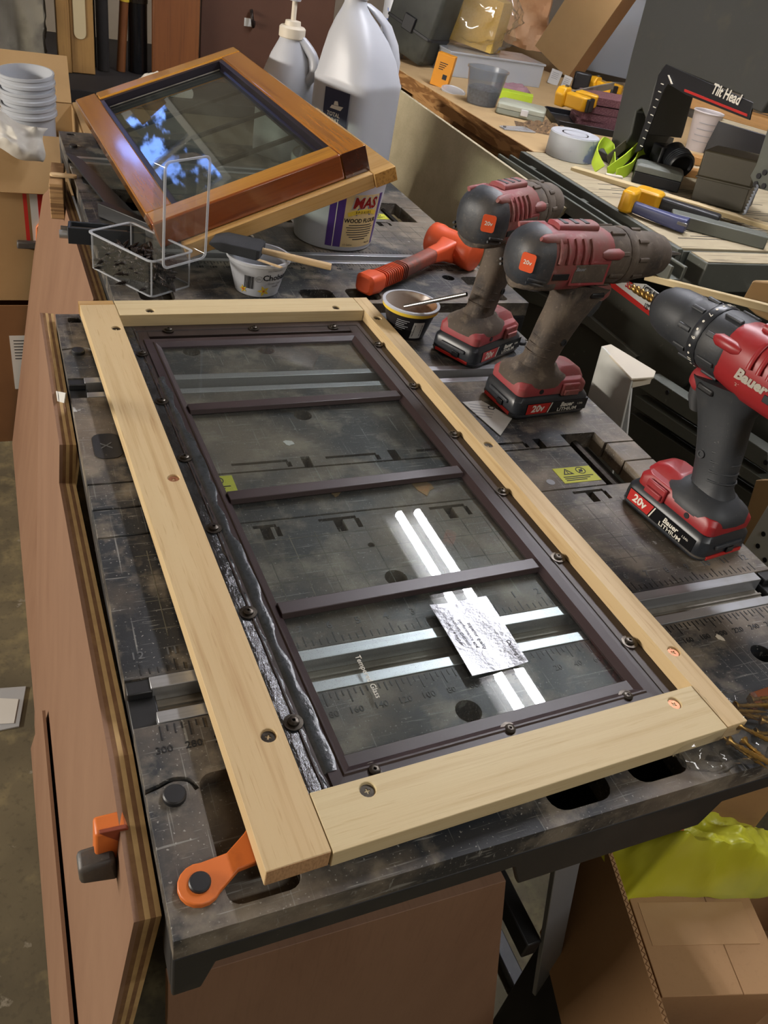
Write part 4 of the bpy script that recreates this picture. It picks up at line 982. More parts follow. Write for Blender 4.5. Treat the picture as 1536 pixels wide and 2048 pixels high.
part('lid_rim', cut(prism(rrect(bw_ + 5, bl_ + 14, 9, cx=bw_/2, cy=bl_/2 + 5), 20, 22), prism(rrect(bw_ - 2, bl_ + 8, 7, cx=bw_/2, cy=bl_/2 + 5), 10, 30)).m(Matrix.Translation((0, -1.5, bh_)) @ Matrix.Rotation(radians(91), 4, 'X')), M['milky'], cb, bev=.5)
part('hang_tab', prism(rrect(26, 18, 6, cx=bw_/2, cy=bl_ + 26), 0, 1).m(Matrix.Translation((0, -1.5, bh_)) @ Matrix.Rotation(radians(91), 4, 'X')), M['clear_plastic'], cb)
random.seed(21)
scr = (lathe([(4.2, 0), (4.2, .8), (1.7, 2.6), (1.7, 6)], 8) + lathe([(1.7, 6), (2.3, 7), (1.6, 8), (2.3, 9.2), (1.6, 10.2), (2.3, 11.4), (1.6, 12.4), (2.3, 13.6), (1.6, 14.6), (2.2, 16), (1.5, 17.5), (1.9, 19), (1.2, 21), (.2, 25)], 8))
sm = mesh_of(scr.scale(1.2, 1.2, 1.15), 'screw'); sm.materials.append(M['rust']); finish(sm, 40)
for k in range(210):
    o = bpy.data.objects.new('loose_screw', sm); COL.objects.link(o)
    fx_, fy_ = random.uniform(15, bw_ - 15), random.uniform(16, bl_ - 18)
    lay = k/210
    p = CBM @ Vector((fx_, fy_, 4 + lay*36*(1 - abs(fy_/bl_ - .45))))
    o.location = (p.x*K, p.y*K, (p.z + H)*K)
    o.rotation_euler = (radians(random.uniform(72, 112)), radians(random.uniform(-25, 25)), random.uniform(0, 6.28))
    tag(o, 'dark steel screw heaped in the clear clamshell box', 'screw', 'screws in the clamshell box')

# ---------------------------------------------------------------- black tools and sticks at the far table's edge
bt_ = thing('bevel_gauge', 'black angle gauge with a wide flat blade lying under the stained window', 'gauge', (-214, 1170, .7), (0, 0, 0))
gp = [Vector(at(x_, y_, 8).xy) - Vector((-214, 1170)) for x_, y_ in ((130, 306), (148, 312), (166, 322), (272, 430), (215, 412))]
part('blade', prism([(p.x, p.y) for p in gp], 5, 9), mat('dark_blade', '#303236', .35, metal=.3), bt_, bev=.5)
part('stock', cbox(16, 120, 22).r('Z', 38).t(30, -196, 11), M['black'], bt_, bev=1.5)
cl_ = thing('slide_clamp', 'black slide bracket sticking out over the far table edge', 'bracket', (-238, 905, 0), (0, 0, -7))
part('channel', cut(box(-42, 66, -14, 14, 2, 26), box(-38, 70, -11, 11, 6, 40)), mat('gunmetal', '#33373c', .4, metal=.4, layers=[(30, .5, .7, '#22252a', .6)]), cl_, bev=.8)
part('rod', tube([(-52, 2, 18), (40, 2, 18)], 4, 10), M['steel'], cl_)
part('knob', lathe([(6, 0), (6, 12)], 12).r('Y', 90).t(-54, -4, 12), M['alu'], cl_)
solo('paint_stick', prism(rrect(44, 14, 6.5), 0, 4), M['beech'], 'round-ended wooden stick poking past the far table edge', 'stick', (-262, 1206, 1), (0, 0, -6), bev=.5)
# crumpled white rag beyond the stained window
def rag(name, label, M_, w_, l_, h_, seed, m, nu=22, nv=22, group=None):
    random.seed(seed)
    ph = [random.uniform(0, 6) for _ in range(6)]
    def f(s, t):
        x_, y_ = (s - .5)*w_, (t - .5)*l_
        z_ = h_*(.3 + .2*sin(4*s + ph[0] + 2*t) + .42*noise.ridged_multi_fractal(Vector((s*2.1 + ph[1], t*2.1 + ph[2], ph[3])), 1.0, 2.0, 3, 1.0, 2.0))
        e = min(s, 1 - s, t, 1 - t)
        return Vector((x_ + 6*sin(6*t + ph[4]), y_ + 6*sin(6*s + ph[5]), z_*min(1, .25 + 4*e)))
    g = grid(nu, nv, f)
    n_ = nu*nv
    low = G([p - Vector((0, 0, 1.2)) for p in g.v], [tuple(reversed(q)) for q in g.f])
    al = g + low
    rim = [i for i in range(nu)] + [nu*j + nu - 1 for j in range(1, nv)] + [nu*(nv-1) + i for i in range(nu - 2, -1, -1)] + [nu*j for j in range(nv - 2, 0, -1)]
    al.f += [(rim[(k+1) % len(rim)], rim[k], rim[k] + n_, rim[(k+1) % len(rim)] + n_) for k in range(len(rim))]
    return solo(name, al, m, label, 'rag', M=M_, smooth=80, group=group)
# ---------------------------------------------------------------- workbench along the wall, seen beyond the tables
BZ = 100
wbn = thing('workbench', 'long wooden workbench with a plywood edge along the wall', 'workbench', (690, 1920, 0))
part('bench_top', box(0, 900, -680, 860, BZ - 38, BZ), M['bench_top'], wbn, bev=1)
part('front_edge', box(-1.5, 0.5, -679, 859, BZ - 37, BZ - 1), M['bench_edge'], wbn)
part('apron', box(40, 60, -640, 850, BZ - 130, BZ - 38.5), M['bench_edge'], wbn)
for yy in (-620, 820):
    for xx in (60, 840): part('leg', box(xx, xx + 60, yy - 40, yy + 20, FL, BZ - 38.5), M['stile'], wbn, bev=2)
# saw table: worn board on a grey frame
st = thing('saw_table', 'worn kerf-scored board on a grey painted saw stand', 'saw table', (655, 970, 0))
part('board', box(12, 880, -270, 265, BZ - 30, BZ - .2), M['worn_board'], st, bev=1)
part('front_plate', box(0, 11.5, -275, 266, BZ - 42, BZ - 1), M['grey_paint'], st, bev=1)
part('end_plate', box(12, 880, -276, -270.5, BZ - 60, BZ - 4), M['grey_paint'], st, bev=1)
part('fence_rail', cut(box(-54, -20, -330, 264, BZ - 34, BZ - 9), box(-48, -26, -345, 280, BZ - 30, BZ)), M['grey_paint'], st, bev=1)
for yy in (-200, 0, 200): part('rail_bracket', box(-20, 1, yy - 10, yy + 10, BZ - 32, BZ - 14), M['grey_paint'], st, bev=1)
part('block', box(18, 560, -330, -282, BZ - 52, BZ - 2), M['grey_paint'], st, bev=2)
part('block_top', box(20, 558, -328, -284, BZ - 1.9, BZ - .6), M['worn_board'], st)
for yy in (-250, 230): part('leg', box(60, 560, yy - 15, yy + 15, -24, BZ - 66), M['cab_grey'], st, bev=2)
for k in range(26):
    yy = -225 + k*11.5
    part('saw_kerf', box(40 + (k*37 % 90), 460 - (k*23 % 140), yy, yy + 2.2, BZ - .3, BZ + .1), M['ink'], st)
random.seed(9)
def facing(P, extra=0):
    """yaw that turns a thing's front (-y) to the photograph's side of the room"""
    return -29 + extra

# tilting-head band saw
bs = thing('band_saw', 'grey band saw with a C-shaped throat and a tilt head label', 'band saw', (866, 1190, BZ))
XB = 866
bpx = [(1302, -40), (1262, 110), (1218, 300), (1236, 312), (1262, 268), (1272, 222), (1283, 215), (1290, 235), (1286, 270), (1310, 175), (1322, 140), (1332, 132), (1480, 190), (1500, 218), (1522, 226), (1545, 190), (1580, 60), (1600, -40)]
slab('body', bpx, ('x', XB), 105, M['saw_grey'], parent=bs, bev=3)
tp = [(1318, 172), (1328, 137), (1500, 208), (1490, 228), (1370, 192), (1322, 190)]
slab('throat_trim', [(1306, 196), (1316, 150), (1332, 128), (1506, 205), (1498, 240), (1372, 190), (1336, 168), (1327, 180), (1282, 300), (1268, 306)], ('x', XB - 1), 4, M['black'], parent=bs, bev=.8)
slab('red_line', [(1369, 178), (1494, 228), (1493, 233), (1368, 183)], ('x', XB - 2.2), 1.5, M['ink_red'], parent=bs, bev=0)
lM = frame_M(at(1452, 189, x=XB - 3), at(1500, 209, x=XB - 3) - at(1404, 167, x=XB - 3), (0, 0, 1))
part('lettering', txt('Tilt Head', 17, bold=.07, th=.3, shear=.12, sx=.85).m(lmat(bs).inverted() @ lM), M['ink_white'], bs, smooth=0)
for k in range(9):
    p = at(1283 + k*5.2, 292 - k*15.5, x=XB - 3)
    part('tilt_scale_mark', cbox(.8, 9, 1.6).m(lmat(bs).inverted() @ Matrix.Translation(p)), M['ink_white'], bs)
slab('angle_scale', [(1335, 150), (1338, 150), (1345, 168), (1342, 168)], ('x', XB - 3), 1, M['ink_white'], parent=bs, bev=0)
part('foot_plate', cbox(130, 170, 16, 52, 40, 8), M['saw_grey'], bs, bev=2)

# things on the bench -------------------------------------------------------------------------------------
def onb(px, py): return at(px, py, BZ)
def box_thing(name, label, cat, px, py, w_, d_, h_, yaw, m, lean=0, z=BZ, bev=2, group=None, rx=0):
    p = at(px, py, z)
    return solo(name, box(-w_/2, w_/2, -d_/2, d_/2, 0, h_), m, label, cat, (p.x, p.y, z), (rx, lean, yaw), bev=bev, group=group)
# weathered tool case
p = onb(838, 132)
tc = thing('tool_case', 'weathered black plastic tool case leaning on the bench end', 'tool case', (p.x - 10, p.y + 60, BZ + 21), (0, 14, -60))
part('shell', loft([[(x, y, z) for x, y in rrect(w_, d_, 14)] for z, w_, d_ in ((0, 150, 90), (16, 170, 104), (150, 170, 104), (260, 160, 96))]), mat('case_black', '#2a2c28', .6, layers=[(6, .42, .7, '#43453d', .8), (18, .55, .75, '#1c1d1b', .7)]), tc, bev=3)
part('shell_seam', loft([[(x, y, z) for x, y in rrect(174, 108, 14)] for z in (70, 78)]), M['black'], tc, bev=1)
part('latch', cbox(40, 8, 40, 0, -56, 84), M['black'], tc, bev=2)
# can with blue lettering
p = onb(770, 104)
cn = thing('white_can', 'white can with blue lettering behind the large jug', 'can', (p.x - 8, p.y - 60, BZ), (0, 0, 0))
part('can_body', lathe([(38, 0), (40, 3), (40, 170), (37, 176), (30, 180)], 32), M['white_plastic'], cn, smooth=40)
for k, (s_, h_) in enumerate((('TOTAL', 90), ('BOAT', 70), ('PAINT', 32))):
    part('lettering', wrap(txt(s_, 14 - k*2, bold=.06, th=.1).t(0, h_), 40, 40, 170).r('Z', -40), M['ink_blue'], cn, smooth=0)
part('boat', wrap(prism([(-16, 116), (16, 116), (20, 126), (-18, 124)], 0, .3), 40, 40, 170).r('Z', -40), M['ink_blue'], cn, smooth=0)
# orange box
p = onb(878, 172)
ob = thing('orange_box', 'small orange glue box standing by the clear organizer', 'box', (p.x, p.y, BZ), (0, 6, -38))
part('carton', box(-24, 24, -14, 14, 0, 78), M['orange'] if False else mat('amber_card', '#c98418', .5), ob, bev=1)
for k in range(4): part('print_line', box(-12, 10 - k*3, -14.3, -14, 56 - k*5, 58 - k*5), M['ink'], ob)
part('print_symbol', box(4, 16, -14.3, -14, 20, 32), M['ink'], ob)
# clear compartment organizer
OA, OB = at(893, 152, BZ), at(1078, 176, BZ)
om = frame_M(OA, (OB - OA), (0, 0, 1))
og = thing('parts_organizer', 'long clear plastic parts organizer under the bagged sandpaper', 'organizer', M=frame_M(OA, OB - OA, Vector((0, 0, 1)).cross(OB - OA)))
ol = (OB - OA).length
part('organizer_shell', cut(box(0, ol, 0, 150, 0, 58), box(2, ol - 2, 2, 148, 2, 70)), M['milky'], og, bev=1.5)
part('organizer_lid', box(-3, ol + 3, -4, 154, 58.2, 64), M['milky'], og, bev=1.5)
for k in range(1, 8): part('divider', box(ol*k/8 - .8, ol*k/8 + .8, 3, 147, 2.2, 57), M['white'], og)
for k in range(7):
    solo('hardware_pile', loft([sq_ring((ol/8 - 8)/2*s_, 50*s_, z_) for s_, z_ in ((1, 0), (.95, 14), (.7, 22 + (k*5 % 9)), (.2, 26 + (k*5 % 9)))]), M['steel'] if k % 3 else M['ink_blue'], 'heap of small hardware in organizer compartment %s from its narrow end' % ('one two three four five six seven'.split()[k]), 'hardware', M=frame_M(OA, OB - OA, Vector((0, 0, 1)).cross(OB - OA)) @ Matrix.Translation((ol*(k + .5)/8, 70, 2.4)), smooth=60, group='hardware in the organizer')
# bag with yellow sandpaper block
ogz = BZ + 66
p = at(945, 96, ogz)
sp = solo('sandpaper_block', box(-85, 85, -36, 36, 0, 130), mat('sand_yellow', '#b99a4c', .9, layers=[(200, .45, .7, '#a3853b', .5)]), 'tan block of sandpaper sheets inside a clear bag', 'sandpaper', (p.x, p.y + 20, ogz + 6), (0, 4, -52), bev=1)
def blob(name, label, cat, loc, rx, ry, rz, seed, m, n=64, k=40, amp=.22, rot=(0,0,0), freq=1.6, smooth=40):
    """crumpled bag: a flattened ball pushed about by ridged noise"""
    rings = []
    o_ = Vector((seed*7.3, seed*3.1, seed*1.7))
    for j in range(k + 1):
        b = -pi/2 + pi*j/k
        ring = []
        for i in range(n):
            a = 2*pi*i/n
            d = Vector((cos(b)*cos(a), cos(b)*sin(a), sin(b)))
            q = 1 + amp*(noise.ridged_multi_fractal(d*freq + o_, 1.0, 2.1, 4, 1.0, 2.0) - 1.2) + .12*noise.noise(d*1.3 + o_*2)
            z = max(rz*d.z*q, -rz*.8)
            ring.append((rx*d.x*q + .01*cos(a), ry*d.y*q + .01*sin(a), z + rz*.8))
        rings.append(ring)
    return solo(name, loft(rings), m, label, cat, loc, rot, smooth=smooth)
blob('plastic_bag', 'crumpled clear plastic bag wrapped round the tan sandpaper', 'bag', (p.x + 5, p.y + 15, ogz + 1), 135, 84, 110, 4, M['bag_clear'], rot=(0, 0, -52))
p2 = at(1010, 70, ogz)
peach = mat('peach_paper', '#c79a72', .6, layers=[(10, .4, .7, '#dab896', .7), (30, .5, .7, '#b07f58', .5)])
def crumple(u, v):
    return Vector(((u - .5)*330, -26*noise.ridged_multi_fractal(Vector((u*3.2, v*2.2, 4.2)), 1.0, 2.0, 4, 1.0, 2.0), v*260 + 12*sin(6*u)))
cg_ = grid(30, 18, crumple); cl2 = grid(30, 18, lambda u, v: crumple(u, v) + Vector((0, 30 + 14*sin(5*u), 0)))
n_ = 540
ring_ = [i for i in range(30)] + [30*j + 29 for j in range(1, 18)] + [30*17 + i for i in range(28, -1, -1)] + [30*j for j in range(16, 0, -1)]
al_ = cg_ + G(cl2.v, [tuple(reversed(q)) for q in cl2.f])
al_.f += [(ring_[(k+1) % len(ring_)], ring_[k], ring_[k] + n_, ring_[(k+1) % len(ring_)] + n_) for k in range(len(ring_))]
solo('peach_bag', al_, peach, 'creased peach-coloured plastic bag bulging behind the organizer', 'bag', (p2.x + 20, p2.y + 60, ogz - 14), (12, 0, -48), smooth=30)
# leaning tan carton and big clear tote behind
p = onb(1120, 152)
tb = thing('tan_carton', 'open tan cardboard carton tipped up behind the yellow clamp', 'carton', (p.x, p.y + 40, BZ + 34), (0, 24, -60))
part('front_panel', box(-80, 80, -42, -38, 0, 300), M['cardboard_tan'], tb)
part('side_panel', box(76, 80, -37.5, 60, 0, 300), M['cardboard'], tb)
part('side_panel', box(-80, -76, -37.5, 60, 0, 300), M['cardboard'], tb)
part('base_panel', box(-76, 76, -37.5, 60, 0, 4), M['cardboard_tan'], tb)
p = onb(1240, 160)
tt = thing('clear_tote', 'tall cloudy plastic tote behind the band saw column', 'tote', (p.x + 60, p.y + 130, BZ), (0, 0, -35))
part('tote_shell', cut(loft([[(x, y, z) for x, y in rrect(w_, d_, 24)] for z, w_, d_ in ((0, 210, 150), (250, 250, 190))]), loft([[(x, y, z) for x, y in rrect(w_ - 5, d_ - 5, 22)] for z, w_, d_ in ((3, 210, 150), (260, 250, 190))])), M['milky'], tt, smooth=50)
part('tote_lip', cut(prism(rrect(262, 202, 26), 244, 252), prism(rrect(244, 184, 22), 230, 260)), M['milky'], tt, bev=1.5)
box_thing('tote_filling', 'folded brown paper packed inside the cloudy plastic tote', 'paper', 1240, 160, 150, 90, 150, -35, M['cardboard'], bev=4).location = ((p.x + 60)*K, (p.y + 130)*K, (BZ + 4 + H)*K)
# small white cartons, black-yellow clamp
for k, (x_, y_, w_, h_, lb_) in enumerate(((1104, 168, 34, 40, 'small white carton with grey print behind the yellow clamp'), (1128, 176, 26, 34, 'narrow white carton next to the black clamp pad'))):
    o = box_thing('small_carton', lb_, 'carton', x_, y_, w_, 16, h_, -30, M['paper'], lean=8, bev=.8)
    for q in range(4): part('print_line', box(-w_*.35, w_*.25, -8.3, -8, h_*.8 - q*5, h_*.8 - q*5 + 1.4), M['ink_grey'], o)
def bar_clamp(label, P, yaw, bar, bm, jm, pad, pitch=0):
    c = thing('bar_clamp', label, 'clamp', P, (0, pitch, yaw))
    part('bar', box(-10, bar, -3, 3, 14, 30), bm, c, bev=.6)
    part('fixed_jaw', prism([(-16, 0), (14, 0), (16, 30), (10, 44), (-14, 44), (-24, 30)], -13, 13).r('X', 90).t(0, 0, 0), M[jm], c, bev=4)
    part('jaw_arm', loft([[(x, y + yy, z) for y, z in rrect(w_, h_, 6, cx=0, cy=22)] for x, yy, w_, h_ in ((-10, -8, 26, 34), (-14, -40, 24, 30), (-12, -66, 22, 26))]) if False else prism([(-14, -12), (12, -12), (8, -70), (-4, -78), (-18, -66)], 4, 36), M[jm], c, bev=4)
    part('pad', cbox(26, 10, 30, -4, -78, 20), M[pad], c, bev=3)
    part('trigger_jaw', prism([(34, -10), (66, -10), (62, -64), (44, -70)], 6, 34), M[jm], c, bev=4)
    part('pin', lathe([(5, 0), (5, 3)], 12).t(0, -4, 44), M['steel'], c)
    return c
p = onb(1100, 250)
bar_clamp('yellow bar clamp with a steel bar lying over the maroon pads', (p.x + 30, p.y + 20, BZ + 42), 28, 260, M['alu_dirty'], 'yellow', 'black', -4)
p = onb(1200, 190)
bar_clamp('yellow and black bar clamp farther back beside the tote', (p.x, p.y + 40, BZ), 18, 200, M['alu_dirty'], 'yellow', 'black')
box_thing('clamp_pad', 'black ribbed square clamp pad standing behind the yellow clamp', 'clamp pad', 1158, 180, 52, 22, 50, -30, M['black'], bev=5)
# maroon abrasive pads in a black tray
p = onb(1195, 258)
tr_ = thing('black_tray', 'shallow black tray under the maroon abrasive pads', 'tray', (p.x, p.y + 10, BZ), (0, 0, -20))
part('tray_shell', cut(prism(rrect(250, 170, 12), 0, 16), prism(rrect(244, 164, 10), 3, 30)), M['black'], tr_, bev=1)
for k in range(4):
    solo('abrasive_pad', grid(2, 2, lambda u, v: Vector((0, 0, 0))) if False else loft([[(x, y, z + 1.6*sin(x*.05 + k)) for x, y in rrect(150 - k*4, 108, 8, cx=4*(k % 2))] for z in (0, 2, 15, 17)]), M['abrasive'], 'maroon abrasive pad, %s in the stack on the black tray' % ('lowest', 'second lowest', 'second from top', 'topmost')[k], 'abrasive pad', (p.x + 20, p.y + 20, BZ + 3.4 + k*18), (0, 0, -24 + 3*k), smooth=60, group='abrasive pads on the tray')
# deli cup of screws
p = onb(962, 208)
dc = thing('deli_cup', 'cloudy deli cup part filled with screws at the bench edge', 'cup', (p.x, p.y, BZ))
part('cup_shell', lathe([(0, 0), (38, 0), (50, 78), (53, 78), (53, 82), (50, 82), (37, 2), (0, 2)], 40, False, False), clear('cup_cloudy', '#d7dadd', .2, haze=.12, hazecol='#d5d8dc', ior=1.4), dc, smooth=40)
part('contents', lathe([(0, 2.5), (36, 2.5), (42, 36), (30, 42), (12, 38), (0, 44)], 30, False, False), mat('screw_fill', '#6a6c74', .5, metal=.4, layers=[(180, .45, .6, '#2a2b30', .8), (120, .6, .7, '#a9aab0', .8)], bump=(200, 1)), dc)
# lid, grey parts case, green carton
p = onb(906, 184)
solo('round_cover', lathe([(30, 0), (33, 1), (33, 5), (30, 6), (28, 4), (0, 3.6)], 32, True, False), M['milky'], 'cloudy round plastic lid lying by the orange box', 'lid', (p.x, p.y, BZ), (10, 0, 0), smooth=40)
p = onb(1040, 232)
gc = thing('parts_case', 'flat pale grey plastic parts case at the bench edge', 'parts case', (p.x, p.y, BZ), (0, 0, -34))
part('case_base', loft([[(x, y, z) for x, y in rrect(w_, d_, 10)] for z, w_, d_ in ((0, 112, 74), (3, 120, 82), (14, 120, 82))]), mat('case_grey', '#8b9186', .45), gc, bev=1)
part('case_lid', loft([[(x, y, z) for x, y in rrect(w_, d_, 10)] for z, w_, d_ in ((14.4, 121, 83), (24, 119, 81), (28, 108, 70))]), mat('case_grey_lid', '#a3a695', .4), gc, bev=1)
part('case_latch', cbox(18, 5, 14, 10, -43, 15), M['white'], gc, bev=1)
box_thing('green_carton', 'small carton with a lime green side behind the parts case', 'carton', 1030, 200, 90, 40, 20, -30, M['lime'], bev=1)
rg = rag('rag', 'dusty pink rag behind the deli cup', frame_M(onb(1020, 184), (1, -.4, 0), (.4, 1, 0)), 110, 60, 22, 5, mat('pink_rag', '#8a6a72', .9, layers=[(20, .45, .7, '#6f5259', .6)]), 14, 10)
# sawdust, scraper
p = onb(1075, 262)
sd_ = solo('sawdust', grid(26, 18, lambda u, v: Vector(((u - .5)*150, (v - .5)*90, max(0, 16*(1 - ((2*u - 1)**2 + (2*v - 1)**2))*(1 + .5*sin(23*u)*sin(19*v)))))), mat('sawdust', '#6b543a', .95, layers=[(120, .45, .6, '#3f3020', .9), (90, .58, .68, '#a8875a', .8)], bump=(150, 1)), 'heap of brown sawdust and shavings beside the tape roll', 'sawdust', (p.x + 30, p.y + 10, BZ + .3), (0, 0, -25), kind='stuff', smooth=60)
p = onb(1015, 258)
sc2 = thing('putty_knife', 'cloudy plastic scraper lying on the bench edge', 'scraper', (p.x + 20, p.y, BZ), (0, 0, 4))
part('blade', prism([(-40, -14), (-36, 14), (40, 22), (44, -22)], 1, 4), M['milky'], sc2, bev=.8)
part('rivet', lathe([(4, 4), (4, 6)], 10).t(-30, 0, 0), M['steel'], sc2)
# tape roll
p = onb(1138, 316)
tp_ = thing('tape_roll', 'roll of grey tape with blue printing on the saw table', 'tape', (p.x + 6, p.y + 10, BZ))
part('roll', lathe([(30, 0), (52, 0), (53, 1), (53, 46), (52, 47), (30, 47), (30, 0)], 48, False, False), M['duct'], tp_, smooth=40)
part('side_film', lathe([(0, 46.6), (30.5, 46.8), (32, 47.2), (51.5, 47.2), (51.5, 47.8), (32, 47.8), (29, 47.0), (0, 47.0)], 48, False, False), M['white_plastic'], tp_, smooth=40)
part('core', lathe([(26, 0), (29.8, 0), (29.8, 47), (26, 47), (26, 0)], 40, False, False), M['cardboard'], tp_)
# headlamp with lime strap
p = onb(1235, 345)
hl_ = thing('head_lamp', 'black head lamp with a lime green elastic strap', 'head lamp', (p.x, p.y, BZ))
def wp(px, py, z): return at(px, py, z) - Vector((p.x, p.y, BZ))
for nm, pts_, wd, ml in (('strap', [(1200, 338, 112), (1190, 310, 130), (1205, 285, 140), (1222, 300, 128), (1226, 335, 112)], 22, 'lime'),
                     ('strap', [(1215, 345, 106), (1250, 318, 128), (1278, 288, 146), (1268, 280, 150)], 22, 'lime'),
                     ('strap', [(1232, 350, 108), (1262, 335, 116), (1282, 300, 138), (1310, 300, 138), (1328, 318, 132)], 24, 'lime'),
                     ('strap_band', [(1215, 320, 116), (1262, 282, 152), (1300, 272, 156), (1345, 285, 150)], 18, 'olive')):
    part(nm, ribbon(smooth_path([wp(*q) for q in pts_], 5), (.3, .3, 1), wd, 2.2), M[ml], hl_, smooth=60)
pc_ = wp(1355, 322, 140)
lampM = frame_M(pc_, (-.2, -1, -.25), (0, 0, 1))
part('lamp_body', lathe([(20, -34), (26, -30), (26, -8), (28, -4), (28, 20), (25, 24), (22, 24), (20, 18), (0, 16)], 28).m(lampM.to_3x3().to_4x4() @ Matrix.Rotation(radians(90), 4, 'Y')).t(*pc_), M['black'], hl_, smooth=40)
for k in range(4):
    part('lamp_ring', lathe([(28.4, -2 + k*6), (29.6, -1 + k*6), (29.6, 1 + k*6), (28.4, 2 + k*6)], 28, False, False).m(lampM.to_3x3().to_4x4() @ Matrix.Rotation(radians(90), 4, 'Y')).t(*pc_), M['rubber_clean'], hl_)
part('lamp_bracket', cbox(40, 36, 50).t(pc_.x - 10, pc_.y + 40, pc_.z - 4), M['black'], hl_, bev=4)
part('buckle', cbox(36, 12, 5).r('Z', -20).t(*wp(1228, 352, 106)), M['cream'], hl_, bev=1.5)
p = onb(1300, 372)
sb_ = thing('small_black_box', 'small dark plastic box standing under the head lamp', 'box', (p.x + 20, p.y + 12, BZ), (0, 0, -38))
part('box_base', box(-48, 48, -28, 28, 0, 22), M['black'], sb_, bev=2)
part('box_lid', loft([[(x, y, z) for x, y in rrect(w_, d_, 4)] for z, w_, d_ in ((22.4, 97, 57), (34, 97, 57), (38, 84, 44))]), M['grey_paint'], sb_, bev=1)
# paper cup, black block, boards, olive box
p = onb(1390, 300)
pcup = thing('paper_cup', 'white paper cup with faint grey print behind the head lamp', 'cup', (p.x, p.y, BZ))
part('cup_wall', lathe([(0, 2), (24, 2), (24, 0), (25, 0), (36, 88), (38, 89), (37, 92), (34.5, 90), (23.5, 4), (0, 4)], 36, False, False), mat('cup_paper', '#b3aba8', .6), pcup, smooth=40)
for k in range(4): part('cup_print', wrap(strip(-40, 10, 24 + k*14, 25.4 + k*14, 8), 25, 36, 88), M['ink_grey'], pcup, smooth=0)
box_thing('black_block', 'black painted wood block with a bare top on the saw table', 'wood block', 1470, 322, 150, 60, 78, -58, M['black'], bev=1.5)
o = bpy.data.objects['black_block']
part('bare_top', box(-73, 73, -28, 28, 78, 79), M['worn_board'], o)
for k, (x_, y_, l_, w_, h_, yw, lb_) in enumerate(((1440, 232, 620, 60, 34, -62, 'rough timber offcut lying behind the band saw throat'), (1500, 250, 520, 40, 22, -70, 'thin timber offcut lying across the thicker one'), (1400, 330, 240, 36, 18, -34, 'short flat wood scrap by the paper cup'), (1400, 356, 160, 30, 16, -20, 'pale wood scrap in front of the paper cup'))):
    q_ = onb(x_, y_)
    solo('timber_offcut', box(-l_/2, l_/2, -w_/2, w_/2, 0, h_), M['amber_x'] if False else wood('offcut_%d' % k, '#a9793f', '#7d5427', '#bd9157', ax='x'), lb_, 'wood offcut', (q_.x + (60 if k == 1 else 0), q_.y, BZ + (36 if k == 1 else 0)), (0, 0, yw), bev=1.5, group='wood offcuts on the bench')
p = onb(1440, 412)
ol_ = thing('metal_box', 'olive metal box with a folded lid on the saw table', 'metal box', (p.x + 20, p.y + 20, BZ), (0, -4, -56))
part('box_body', box(-52, 52, -44, 44, 0, 46), M['olive'], ol_, bev=2)
part('lid', box(-54, 54, -46, 46, 46.4, 96), M['olive'], ol_, bev=4)
part('lid_flange', box(-55, 55, -47.5, 47.5, 44, 48), M['olive'], ol_, bev=1)
# long pine strip, quick clamp, ruler, grey strip
a_, e_ = at(1142, 334, BZ + 6), at(1560, 458, BZ + 20)
sM = frame_M(a_, e_ - a_, Vector((0, 0, 1)).cross(e_ - a_))
solo('pine_strip', box(0, (e_ - a_).length, 0, 22, -9, 0), M['pine_x'], 'long thin pine strip lying slantwise over the saw table', 'wood strip', M=sM, bev=1)
p = onb(1330, 455)
qc = thing('quick_clamp', 'navy and yellow quick clamp on the saw table', 'clamp', (p.x, p.y + 20, BZ + 2), (0, 0, -52))
part('fixed_arm', loft([[(x, y, z) for y, z in rrect(w_, h_, 5, cx=yy, cy=12)] for x, yy, w_, h_ in ((-60, 4, 18, 18), (-20, -6, 20, 20), (30, -14, 24, 22), (50, -12, 26, 24))]), M['navy'], qc, bev=1.5)
part('yellow_pad', loft([[(x, y, z) for x, y in rrect(w_, d_, 8, cx=-64, cy=8)] for z, w_, d_ in ((0, 20, 40), (4, 26, 46), (34, 26, 46), (38, 20, 40))]), M['yellow'], qc, bev=1)
part('yellow_pad', loft([[(x, y, z) for x, y in rrect(w_, d_, 10, cx=-44, cy=66)] for z, w_, d_ in ((0, 44, 34), (4, 52, 42), (30, 52, 42), (34, 44, 34))]), M['yellow'], qc, bev=1)
part('moving_arm', box(-20, 90, 54, 78, 4, 28), M['black'], qc, bev=4)
part('bar', box(20, 34, -14, 120, 8, 16), M['worn_board'], qc, bev=1)
part('release', box(34, 52, -26, -22, 12, 18), M['steel'], qc, bev=1)
box_thing('grey_bar', 'dark grey rectangular bar lying beside the quick clamp', 'bar', 1430, 470, 170, 34, 22, -38, M['grey_paint'], bev=2)
p = onb(1475, 372)
solo('steel_ruler', box(-9, 9, -60, 60, 0, 1.5), M['alu_dirty'], 'short steel ruler lying by the small dark box', 'ruler', (onb(1352, 400).x, onb(1352, 400).y, BZ), (0, 0, -8))
